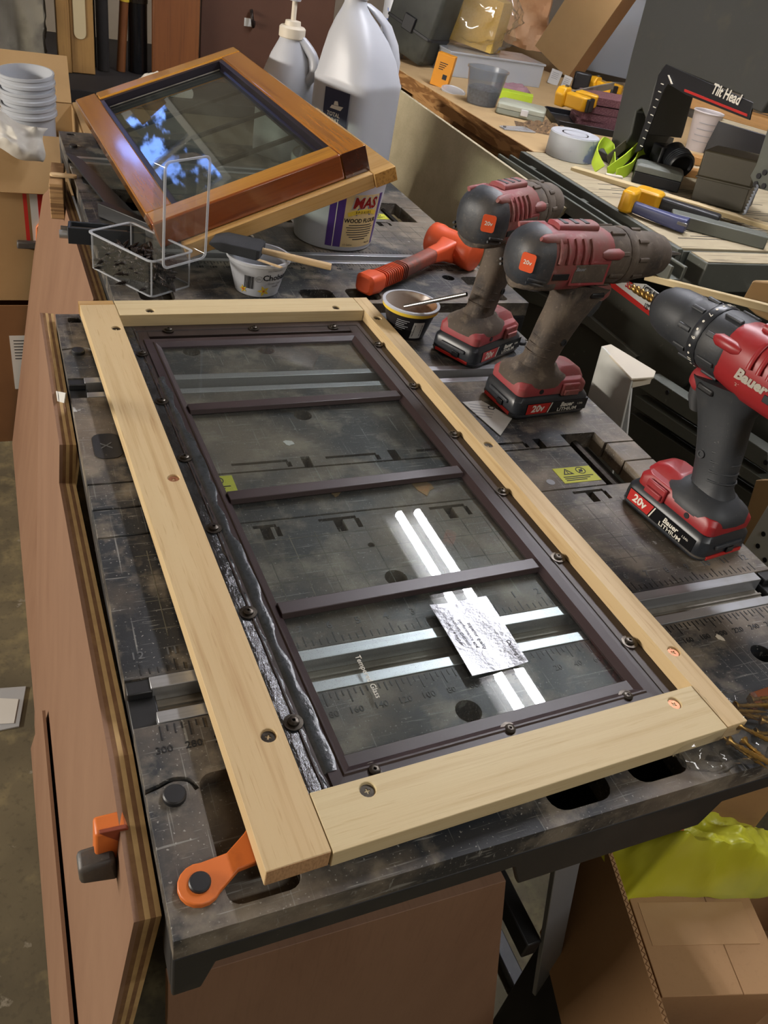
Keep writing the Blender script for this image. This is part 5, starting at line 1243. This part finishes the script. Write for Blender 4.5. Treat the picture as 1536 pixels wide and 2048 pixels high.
# grey hinged arm with a twisted cord at the picture's edge
am = thing('machine_arm', 'grey perforated machine arm hanging over the olive box', 'machine arm', (at(1530, 330, x=900).x, at(1530, 330, x=900).y, at(1530, 330, x=900).z))
slab('arm_plate', [(1536, 255), (1512, 330), (1500, 352), (1510, 375), (1536, 382), (1580, 330), (1570, 240)], ('x', 900), 12, M['grey_paint'], parent=am, bev=1)
for q in ((1518, 352), (1512, 368), (1530, 345), (1528, 372)): part('hole_plug', lathe([(5, 0), (5, 2)], 12).m(lmat(am).inverted() @ Matrix.Translation(at(*q, x=899)) @ Matrix.Rotation(radians(-90), 4, 'Y')), M['ink'], am)
ca, cb2 = at(1515, 372, x=895), at(1488, 428, x=870)
tw = G()
for k in range(2):
    tw += tube([ca.lerp(cb2, i/40) + Vector((0, 2.2*cos(i*.7 + k*pi), 2.2*sin(i*.7 + k*pi))) - Vector(am.location)/K + Vector((0, 0, H)) for i in range(41)], 2.2, 6)
part('twisted_cord', tw, M['grey_ink'], am, smooth=60)

# ---------------------------------------------------------------- below and in front of the bench
XP = 560
pv = [(795, 177), (1012, 332), (1130, 412), (1052, 500), (1018, 572), (1000, 640), (760, 480), (748, 360), (762, 300)]
A1, A2 = at(795, 177, x=560), at(1120, 410, x=620)
pM = frame_M(A1, (0.05, -1, -0.02), (0.16, 0, 1))
slab('leaning_panel', [(795, 177), (1130, 415), (1075, 470), (1032, 505), (1012, 600), (850, 560), (720, 420), (762, 303)], pM, 12, M['plywood_pale'], 'pale greenish plywood panel leaning between table and bench', 'panel', bev=.8)
pgp = thing('pegboard', 'white pegboard with round holes beyond the tub', 'pegboard', (at(770, 220, x=682).x, at(770, 220, x=682).y, at(770, 220, x=682).z))
slab('peg_sheet', [(752, 135), (800, 170), (790, 300), (742, 300)], ('x', 682), 5, M['peg_white'], parent=pgp)
for i in range(5):
    for j in range(8):
        px_, py_ = 760 + i*8.5, 168 + j*15 + i*3.5
        part('peg_hole', lathe([(2.6, 0), (2.6, .5)], 8).m(lmat(pgp).inverted() @ Matrix.Translation(at(px_, py_, x=681.8)) @ Matrix.Rotation(radians(-90), 4, 'Y')), M['ink'], pgp)
wl = thing('hand_wheel', 'dusty black hand wheel on the pegboard', 'wheel', (at(752, 248, x=660).x, at(752, 248, x=660).y, at(752, 248, x=660).z), (0, -90, 0))
part('wheel_rim', lathe([(66, -8), (74, -8), (76, 0), (74, 8), (66, 8), (64, 0), (66, -8)], 40, False, False), M['table_side'], wl, smooth=40)
part('wheel_disc', lathe([(0, -2), (65, -2), (65, 2), (20, 6), (0, 6)], 40, False, False), M['alu_dirty'], wl, smooth=40)
part('wheel_knob', lathe([(6, 0), (7, 14), (13, 20), (13, 32), (7, 38)], 16).t(20, -40, 4), M['black'], wl, smooth=50)
# saw cabinet with a maker plate
XC = 640
sc_b = thing('saw_cabinet', 'dark grey steel cabinet with a maker plate behind the drills', 'cabinet', (XC, 720, FL))
part('carcass', box(14, 560, -560, 440, 10, -FL - 25), M['cab_grey'], sc_b, bev=2)
slab('front_face', [(1120, 520), (1215, 562), (1310, 640), (1420, 730), (1330, 800), (1175, 632), (1050, 540)], ('x', XC + 6), 8, M['cab_grey'], parent=sc_b, bev=1)
slab('lower_lip', [(1020, 560), (1180, 632), (1275, 712), (1262, 722), (1168, 650), (1010, 585)], ('x', XC), 30, M['grey_paint'], parent=sc_b, bev=2)
slab('maker_plate', [(1226, 563), (1290, 568), (1380, 632), (1375, 680), (1305, 636)], ('x', XC + 4), 3, M['paper'], parent=sc_b, bev=0)
slab('red_line', [(1208, 564), (1228, 566), (1380, 684), (1376, 690)], ('x', XC + 3.5), 3, M['ink_red'], parent=sc_b, bev=0)
lM = frame_M(at(1318, 600, x=XC + .6), (0, -1, 0.02), (0, 0, 1))
part('lettering', txt('/CRAFTSMAN', 14, bold=.05, th=.3, sx=.8).m(lmat(sc_b).inverted() @ lM), M['ink'], sc_b, smooth=0)
lM = frame_M(at(1302, 612, x=XC + .6), (0, -1, 0.02), (0, 0, 1))
part('lettering', txt('12" BAND SAW', 9, bold=.05, th=.3, sx=.8).t(18, -6, 0).m(lmat(sc_b).inverted() @ lM), M['ink'], sc_b, smooth=0)
lM = frame_M(at(1265, 576, x=XC + .6), (0, -1, 0.02), (0, 0, 1))
part('lettering', txt('SEARS', 12, bold=.05, th=.3, shear=.2, sx=.9).m(lmat(sc_b).inverted() @ lM), M['ink_red'], sc_b, smooth=0)
# shelf angles and drawer fronts lower down
for k, (q0, q1, q2, q3) in enumerate((((1296, 748), (1536, 905), (1536, 945), (1270, 770)), ((1270, 790), (1536, 965), (1536, 990), (1265, 812)))):
    slab('shelf_angle', [q0, q1, q2, q3], ('x', XC - 30), 26, M['grey_paint'], parent=sc_b, bev=1)
for q in ((1335, 785), (1390, 798), (1532, 925)): part('bolt_hole', lathe([(4, 0), (4, 1)], 10).m(lmat(sc_b).inverted() @ Matrix.Translation(at(*q, x=XC - 30.6)) @ Matrix.Rotation(radians(-90), 4, 'Y')), M['ink'], sc_b)
slab('drawer_front', [(1262, 825), (1536, 1010), (1536, 1150), (1240, 930), (1225, 870)], ('x', XC - 24), 20, M['cab_grey'], parent=sc_b, bev=1)
a_, e_ = at(1290, 548, x=600), at(1560, 616, x=560)
solo('wood_strip', box(0, (e_ - a_).length, 0, 16, -10, 0), M['pine_x'], 'yellowed wood strip running under the saw table block', 'wood strip', M=frame_M(a_, e_ - a_, Vector((0, 0, 1)).cross(e_ - a_)), bev=1)
slab('tan_box', [(1505, 560), (1560, 565), (1570, 660), (1510, 630), (1480, 605)], ('x', 600), 120, M['cardboard_tan'], 'tan cardboard box tucked under the saw table', 'box', bev=3)
slab('tan_board', [(1512, 960), (1560, 960), (1560, 1100), (1500, 1110), (1478, 1070)], ('x', 520), 14, M['cardboard_tan'], 'tan board standing behind the cleaner drill battery', 'board', bev=1)
pp = thing('perforated_plate', 'grey perforated steel plate beside the near table corner', 'plate', (at(1520, 1100, x=440).x, at(1520, 1100, x=440).y, at(1520, 1100, x=440).z))
slab('plate_sheet', [(1536, 1010), (1580, 1000), (1580, 1200), (1500, 1130), (1482, 1100)], ('x', 440), 4, M['peg_white'], parent=pp)
for q in ((1527, 1068), (1516, 1092), (1530, 1120)): part('plate_hole', lathe([(3.2, 0), (3.2, .6)], 10).m(lmat(pp).inverted() @ Matrix.Translation(at(*q, x=439.6)) @ Matrix.Rotation(radians(-90), 4, 'Y')), M['ink'], pp)
# white folded channel beside the table
wc = thing('white_channel', 'white folded plastic channel standing between the drills', 'channel', (366, 415, 0))
zt_ = at(1203, 692, x=366).z
slab('channel_face', [(1203, 692), (1264, 757), (1240, 862), (1222, 960), (1140, 960), (1163, 835)], ('x', 366), 3, mat('channel_white', '#c2c3bd', .5, layers=[(20, .5, .75, '#aeb0a8', .5)]), parent=wc, bev=.8)
slab('channel_top', [(1203, 692), (1222, 688), (1312, 742), (1308, 754), (1264, 757)], ('z', zt_ - 2), 3, M['cream'], parent=wc, bev=.8)
slab('channel_lip', [(1266, 757), (1306, 752), (1300, 768), (1264, 776)], ('y', at(1264, 757, x=366).y + 4), 3, M['cream'], parent=wc, bev=.5)
slab('channel_back', [(1206, 694), (1264, 757), (1250, 900), (1150, 900)], ('x', 366 + 34), 3, M['paper'], parent=wc, bev=.8)
# ---------------------------------------------------------------- plywood sheets leaning along the tables
def lean_M(x_top, z_top, x_bot):
    P0 = Vector((x_top, 0, z_top)); V = Vector((x_top - x_bot, 0, z_top - FL))
    return frame_M(P0, (0, -1, 0), V), V.length
def sheet(name, label, x_top, z_top, x_bot, yz, th, m, edge=True, plys=3):
    Mx, L_ = lean_M(x_top, z_top, x_bot)
    k = L_/(z_top - FL)
    pts = [(-y_, (z_ - z_top)*k) for y_, z_ in yz]
    t = thing(name, label, 'plywood', M=Mx)
    n = plys*2 - 1
    for i in range(n):
        part('ply_layer', prism(pts, -th*(i + 1)/n, -th*i/n), m if i == 0 else (M['ply_dark'] if i % 2 else M['ply_light']), t, smooth=0)
    return t
M['ply_dark'] = mat('ply_dark', '#6b4a2c', .8, layers=[((60, 60, 60), .4, .7, '#8a6840', .6)])
M['ply_light'] = mat('ply_light', '#b59664', .8, layers=[((50, 50, 50), .4, .7, '#93744a', .6)])
sheet('plywood_sheet', 'reddish plywood sheet leaning on the near table side, long cut edge showing', -334, -8, -404, [(690, -8), (402, -16), (394, -58), (14, -14), (-100, -18), (-84, -190), (-20, FL + 1), (690, FL + 1)], 16, M['plywood'])
sheet('plywood_sheet', 'thick plywood sheet with layered edge leaning on the far table', -262, -36, -402, [(1350, -50), (780, -30), (800, -190), (700, FL + 1), (1612, FL + 1), (1605, -300), (1560, -150)], 18, M['plywood'])
sheet('plywood_offcut', 'thin low plywood strip with a pale edge standing on the floor', -383, -478, -413, [(440, -470), (30, -480), (60, FL + 1), (640, FL + 1)], 4, M['plywood'], plys=1)
# sheet under the near end of the table
slab('plywood_sheet', [(336, 1965), (1012, 1762), (984, 2070), (335, 2070)], ('y', -88), 10, M['plywood'], 'plywood panel standing under the near end of the table', 'plywood', bev=.5)
box_thing('wood_cleat', 'short thick plywood cleat on the far table side by the slide bracket', 'wood cleat', 118, 415, 22, 120, 60, -6, M['ply_edge'], z=-62, bev=1)

# orange clamp brackets on the table sides
def clamp_bracket(label, pts, plane, lever, dark):
    p = at(*pts[0], **{plane[0]: plane[1]})
    t = thing('jaw_bracket', label, 'clamp bracket', tuple(p))
    slab('bracket', pts, plane, 14, M['orange'], parent=t, bev=2)
    slab('bracket_hollow', dark, (plane[0], plane[1] - 1.2), 3, mat('orange_deep', '#7d3315', .6), parent=t, bev=.5)
    slab('lever', lever, (plane[0], plane[1] - 8), 16, M['rubber_mid'], parent=t, bev=3)
    return t
clamp_bracket('orange clamp bracket with a black lever under the near table corner', [(190, 1672), (256, 1655), (300, 1690), (298, 1785), (252, 1782), (246, 1735), (190, 1730)], ('y', -40), [(156, 1745), (230, 1722), (240, 1760), (160, 1772)], [(198, 1668), (252, 1656), (290, 1680), (262, 1692)])
clamp_bracket('orange clamp bracket with a black lever beside the far plywood', [(98, 424), (112, 416), (118, 520), (92, 522), (72, 488), (72, 455)], ('y', 1630), [(34, 484), (76, 486), (74, 500), (34, 498)], [(86, 452), (112, 430), (112, 470), (86, 470)])

# ---------------------------------------------------------------- cartons, pails and rag
def carton(name, label, x0, x1, y0, y1, z0, z1, m, flaps=()):
    t = thing(name, label, 'carton', ((x0 + x1)/2, (y0 + y1)/2, z0))
    a, b, h = (x1 - x0)/2, (y1 - y0)/2, z1 - z0
    for nm, g in (('wall', box(-a, a, -b, -b + 4, 0, h)), ('wall', box(-a, a, b - 4, b, 0, h)), ('wall', box(-a, -a + 4, -b + 4.2, b - 4.2, 0, h)), ('wall', box(a - 4, a, -b + 4.2, b - 4.2, 0, h)), ('bottom', box(-a + 4.2, a - 4.2, -b + 4.2, b - 4.2, 0, 4))):
        part(nm, g, m, t)
    for sd_, ang, ln in flaps:
        w_ = a if sd_ in 'fb' else b
        g = box(-w_ + 3, w_ - 3, 0, ln, 0, 4).r('X', ang)
        if sd_ == 'f': g = g.r('Z', 180).t(0, -b, h)
        elif sd_ == 'b': g = g.t(0, b, h)
        elif sd_ == 'l': g = g.r('Z', 90).t(-a, 0, h)
        else: g = g.r('Z', -90).t(a, 0, h)
        part('flap', g, m, t)
    return t
up = carton('open_carton', 'open cardboard carton holding white pails beyond the far table', -500, -182, 1640, 1940, -425, -52, M['cardboard_tan'], (('f', -58, 120), ('r', 12, 70), ('b', 55, 110), ('l', -30, 120)))
part('printed_panel', box(34, 140, -153, -150.3, 130, 300), M['paper'], up)
for g in (box(20, 126, -154, -153.1, 130, 138), box(20, 28, -154, -153.1, 138.2, 300), box(44, 110, -154, -153.1, 160, 166), box(50, 66, -154, -153.1, 190, 260), box(80, 96, -154, -153.1, 190, 260)):
    part('red_print', g, M['ink_red'], up)
lo = carton('closed_carton', 'lower brown carton with a white shipping label beside the plywood', -600, -262, 1625, 1950, FL, -432, M['cardboard_dk'], ())
lx0, lz0 = -380 + 431, 810 - 655
part('shipping_label', box(lx0, lx0 + 66, -163.7, -162.7, lz0, lz0 + 146), M['paper'], lo)
part('label_stripe', box(lx0 + 48, lx0 + 66, -164.3, -163.8, lz0 + 60, lz0 + 120), M['ink_purple'], lo)
part('label_barcode', barcode(30, 26, 14).m(Matrix(((1,0,0,lx0 + 34),(0,0,-1,-164),(0,1,0,lz0 + 40),(0,0,0,1)))), M['ink'], lo, smooth=0)
for k in range(7): part('label_print', box(lx0 + 8, lx0 + 40 - (k % 3)*6, -164.3, -163.8, lz0 + 132 - k*8, lz0 + 134 - k*8), M['ink'], lo)
part('carton_print', (txt('ION', 34, bold=.06, th=.3).r('Z', 90)).m(Matrix(((1,0,0,lx0 + 80),(0,0,-1,-163),(0,1,0,lz0 + 180),(0,0,0,1)))), M['ink'], lo, smooth=0)
part('carton_print', (txt('CO', 34, bold=.06, th=.3).r('Z', 90)).m(Matrix(((1,0,0,lx0 + 62),(0,0,-1,-163),(0,1,0,lz0 - 50),(0,0,0,1)))), M['ink'], lo, smooth=0)
pm = clear('pail_milky', '#dfe2e6', .3, haze=.72, hazecol='#bfc3c9', ior=1.4)
for k in range(3):
    pl = thing('plastic_pail', ('topmost of the nested cloudy plastic pails, blue mark on its side', 'middle one of the nested cloudy plastic pails', 'lowest of the nested cloudy plastic pails')[k], 'pail', (-283, 1792, -66 - k*31), (4, -3, 0), group='nested pails in the carton')
    part('pail_wall', lathe([(0, 3), (48, 3), (50, 0), (50, 4), (54, 88), (57, 90), (57, 100), (59, 102), (59, 108), (55.5, 108), (49, 5), (0, 5)], 40, False, False), pm, pl, smooth=40)
    part('pail_band', lathe([(56.5, 84), (59.5, 86), (59.5, 92), (56.5, 94)], 40, False, False), pm, pl)
    if k == 0:
        part('blue_mark', wrap(strip(-34, -12, 44, 62, 5), 50, 56, 100).r('Z', -8), M['ink_blue'], pl, smooth=0)
        part('scale_print', wrap(strip(16, 30, 38, 39.2, 3) + strip(16, 30, 56, 57.2, 3) + strip(22, 23.2, 38, 57, 1) + strip(24, 30, 47, 48, 1), 50, 56, 100).r('Z', -8), M['ink'], pl, smooth=0)
rag('rag', 'white rag hanging over the open carton edge', frame_M(at(36, 278, y=1590), (1, -.05, -.3), (.15, .5, .6)), 100, 74, 34, 8, M['cloth'], 24, 18)
rag('rag', 'white rag crumpled behind the stained window', frame_M(Vector((60, 2040, -22)), (1, 0, .15), (0, .8, .6)), 120, 70, 40, 15, M['cloth'], 16, 12)
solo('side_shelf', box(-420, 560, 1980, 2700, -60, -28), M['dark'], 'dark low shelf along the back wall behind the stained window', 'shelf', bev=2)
o = bpy.data.objects['side_shelf']
for xx in (-400, 500): part('leg', box(xx, xx + 40, 2000, 2060, FL, -60.5), M['dark'], o)

# ---------------------------------------------------------------- boards and pipes stacked against the back
def upright(name, label, cat, px0, px1, Y, th, m, zt=420, zb=-27, py=100, extra=None):
    a, b = at(px0, py, y=Y).x, at(px1, py, y=Y).x
    return solo(name, box(-(b - a)/2, (b - a)/2, 0, th, 0, zt - zb), m, label, cat, ((a + b)/2, Y, zb), bev=2)
s1 = thing('wooden_stile', 'yellowed wooden door stile with a pale worn slot', 'door stile', (-150, 2150, -27))
part('edge_strip', box(-44, -12, 0, 40, 0, 420), M['stile'], s1, bev=2)
part('main_board', box(-11.5, 46, 8, 44, 0, 420), M['stile'], s1, bev=2)
part('worn_inlay', prism(rrect(30, 140, 14, cx=12, cy=150), 0, 3).r('X', 90).t(0, 8, 0), mat('inlay', '#b8a985', .6), s1, bev=1)
part('screw_head', lathe([(6, 0), (5, 4), (0, 5)], 12).r('X', 90).t(16, 8, 250), M['brass'], s1)
part('hook', tube(smooth_path([(-14, 0, 226), (-14, -14, 222), (-10, -16, 204), (-4, -6, 200)]), 3, 8), M['steel_dk'], s1, smooth=60)
# grey tarp bundle
def tarp_f(u, v):
    a = u*pi*1.2 + .2
    r = 120*(.5 + .42*noise.ridged_multi_fractal(Vector((u*3.4, v*1.6, 9.1)), 1.0, 2.0, 4, 1.0, 2.0))
    return Vector((-r*cos(a)*.8, -r*sin(a)*.55, v*430 - 20*sin(4*u)))
tg = grid(52, 44, tarp_f); tl = grid(52, 44, lambda u, v: tarp_f(u, v)*.96 + Vector((0, 6, 0)))
n_ = 52*44
rim = [i for i in range(52)] + [52*j + 51 for j in range(1, 44)] + [52*43 + i for i in range(50, -1, -1)] + [52*j for j in range(42, 0, -1)]
ta = tg + G(tl.v, [tuple(reversed(q)) for q in tl.f])
ta.f += [(rim[(k+1) % len(rim)], rim[k], rim[k] + n_, rim[(k+1) % len(rim)] + n_) for k in range(len(rim))]
solo('tarp_bundle', ta, M['tarp'], 'grey tarpaulin bundle standing in the corner behind the pails', 'tarpaulin', (-312, 2180, -6), smooth=60)
for k, (x_, r_p, lb_, mm_) in enumerate(((206, 16, 'slim dark iron pipe standing beside the wooden stile', 'dark'), (242, 12, 'brown wooden rod with a yellow band in the pipe corner', 'door_wood'), (278, 26, 'thick dark glossy pipe beside the reddish plank', 'black_gloss'), (186, 12, 'thin dark rod nearest the wooden stile', 'dark'))):
    q_ = at(x_, 100, y=2230)
    t = thing('upright_pipe', lb_, 'pipe', (q_.x, 2230 + k*12, -27), (0, 4 if k == 1 else 0, 0), group='pipes against the back wall')
    part('pipe_wall', lathe([(r_p, 0), (r_p, 440)], 20), M[mm_], t)
    part('pipe_collar', lathe([(r_p + 1.5, 168), (r_p + 1.5, 178)], 20), M['ink_yellow'] if k == 1 else M['steel_dk'], t)
upright('reddish_plank', 'reddish-brown wooden plank standing against the back wall', 'plank', 306, 398, 2200, 24, M['door_wood'])
bb = upright('brown_board', 'large dark brown board with a metal hook behind the pump bottle', 'board', 400, 660, 2230, 16, M['brown_board'])
q_ = at(502, 20, y=2228)
part('hook', tube(smooth_path([(q_.x - bb.location.x/K, -6, q_.z + 27), (q_.x - bb.location.x/K, -20, q_.z + 10), (q_.x - bb.location.x/K + 6, -14, q_.z - 10), (q_.x - bb.location.x/K + 10, -2, q_.z)]), 5, 8), M['rust'], bb, smooth=60)
part('small_label', box(-70, -48, -1, 0, 150, 170), M['paper'], bb)

# ---------------------------------------------------------------- below the table on the right: cartons and a yellow bag
c0 = at(1212, 1692, -300); c1 = at(1328, 2046, -300)
dv = (c0 - c1).normalized(); du = Vector((dv.y, -dv.x, 0))
CM = frame_M(Vector((c1.x, c1.y, -540)) - dv*40, du, dv)
big = thing('big_carton', 'big open corrugated carton under the table edge with a yellow bag', 'carton', M=CM)
cw, cl3, chh = 330, (c0 - c1).length + 60, 240
solo('black_crate', cut(box(4, cw - 4, 4, cl3 - 4, 0, -540 - FL - .5), box(16, cw - 16, 16, cl3 - 16, 20, 400)) + G(), M['dark'], 'dark crate on the floor under the big open carton', 'crate', M=frame_M(Vector((c1.x, c1.y, FL)) - dv*40, du, dv), bev=2)  # added stand for the carton; its dark colour doubles as deep shade
for nm, g in (('wall', box(0, 5, 0, cl3, 0, chh)), ('wall', box(cw - 5, cw, 0, cl3, 0, chh)), ('wall', box(5.2, cw - 5.2, 0, 5, 0, chh - 30)), ('wall', box(5.2, cw - 5.2, cl3 - 5, cl3, 0, chh)), ('bottom', box(5.2, cw - 5.2, 5.2, cl3 - 5.2, 0, 5))):
    part(nm, g, M['cardboard'], big)
for k in range(36):
    yy = 4 + k*(cl3 - 10)/36
    part('flute', tube([(.8, yy, chh + .3), (4.2, yy + (cl3/72), chh + .3), (.8, yy + cl3/36, chh + .3)], .5, 4), M['cardboard_dk'], big, smooth=0)
ctop = [at(x_, y_, -318) for x_, y_ in ((1237, 1735), (1495, 1722), (1545, 1985), (1326, 1992))]
IM = frame_M(Vector((ctop[3].x, ctop[3].y, -318)), ctop[2] - ctop[3], ctop[0] - ctop[3])
iw, il = ((ctop[2] - ctop[3]).length + (ctop[1] - ctop[0]).length)/2, (ctop[0] - ctop[3]).length
ic = thing('taped_carton', 'small taped cardboard carton sitting in the big carton', 'carton', M=IM)
part('body', box(0, iw, 0, il, -150, -3), M['cardboard'], ic, bev=1.5)
part('top_flap', box(-1, iw*.62, -1, il + 1, -2.6, 0), M['cardboard'], ic, bev=.8)
part('top_flap', box(iw*.623, iw + 1, -1, il + 1, -2.6, -.2), M['cardboard'], ic, bev=.8)
part('tape', box(iw*.05, iw*.92, il*.36, il*.70, 0.05, .5), mat('tape_clear', '#b08c66', .25, layers=[(14, .4, .7, '#a07c56', .6)]), ic)
part('side_flap', box(-6, -3, 4, il - 8, -120, -4), M['cardboard_dk'], ic, bev=.8)
yb = rag('yellow_bag', 'yellow plastic bag bunched up inside the big carton', frame_M(at(1400, 1712, -285) + Vector((22, 34, -52)), (1, -.2, .02), (.2, 1, .1)), 225, 130, 105, 31, M['bag_yellow'], 60, 44)
yb['category'] = 'bag'
slab('orange_tag', [(1348, 1638), (1366, 1642), (1370, 1672), (1354, 1664)], ('z', -236), 1, M['orange'], 'orange printed tag on the yellow plastic bag', 'tag', bev=0)
part('flap', box(20, cw*.55, cl3 - 5, cl3 - 1, chh + .3, chh + 95).r('X', 0), M['cardboard'], big)
solo('black_toolbox', box(-120, 130, -180, 180, 0, 560), M['dark'], 'black plastic toolbox standing in the dark under the near table', 'toolbox', (-20, 240, FL), bev=8)  # added dark filler: hides bright floor, stands in for shade under the table
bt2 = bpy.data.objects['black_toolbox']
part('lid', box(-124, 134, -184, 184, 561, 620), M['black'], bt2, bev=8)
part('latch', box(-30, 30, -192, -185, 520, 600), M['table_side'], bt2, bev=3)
# bag of brass screws on the table's front corner
tb_ = at(1465, 1440, 0)
random.seed(33)
bsm = mesh_of(scr.scale(.95, .95, 1.6), 'brass_screw'); bsm.materials.append(M['brass']); finish(bsm, 40)
for k, (x_, y_, a_) in enumerate(((1420, 1400, 40), (1440, 1420, 70), (1470, 1412, 75), (1492, 1430, 62), (1500, 1400, 80), (1475, 1450, 35), (1440, 1470, 20), (1520, 1440, 50), (1455, 1480, 30), (1510, 1465, 66), (1530, 1410, 30), (1485, 1480, 10))):
    o = bpy.data.objects.new('brass_screw', bsm); COL.objects.link(o)
    q_ = at(x_, y_, 5 + (k % 3)*5)
    place(o, (q_.x, q_.y, 5 + (k % 3)*5), (86, 0, a_))
    tag(o, 'brass-coloured screw spilling from the clear bag at the table corner', 'screw', 'brass screws at the table corner')
blob('screw_bag', 'thin clear bag of brass screws poking out under the pine frame', 'bag', (at(1440, 1470, 0).x, at(1440, 1470, 0).y, 0), 60, 34, 11, 6, M['clear_plastic'], 48, 24, .2, (0, 0, 10))
slab('wood_chip', [(1500, 1385), (1545, 1370), (1545, 1400), (1510, 1412)], ('z', 10), 8, M['redwood'], 'short stained wood chip among the brass screws', 'wood chip', bev=.5)
# small things on the floor and sides
slab('plastic_sleeve', [(0, 1376), (52, 1372), (38, 1452), (-10, 1462)], ('z', FL + 4), 3, M['milky'], 'clear plastic sleeve with white paper on the concrete floor', 'sleeve', bev=.5)
o = bpy.data.objects['plastic_sleeve']
q1 = at(0, 1400, FL + 4); M_i = lmat(o).inverted()
slab('paper_insert', [(-5, 1396), (37, 1398), (28, 1446), (-8, 1448)], ('z', FL + 5.2), 1, M['paper'], parent=o, bev=0)
bc = slab('barcode_tag', [(110, 782), (131, 786), (128, 806), (106, 800)], ('x', -330), 1, M['paper'], 'small white barcode tag stuck to the near table side', 'tag', bev=0)
for k in range(7):
    part('bar', box(-6 + k*2, -5.2 + k*2, -5, 5, .05, .2), M['ink'], bc, smooth=0)
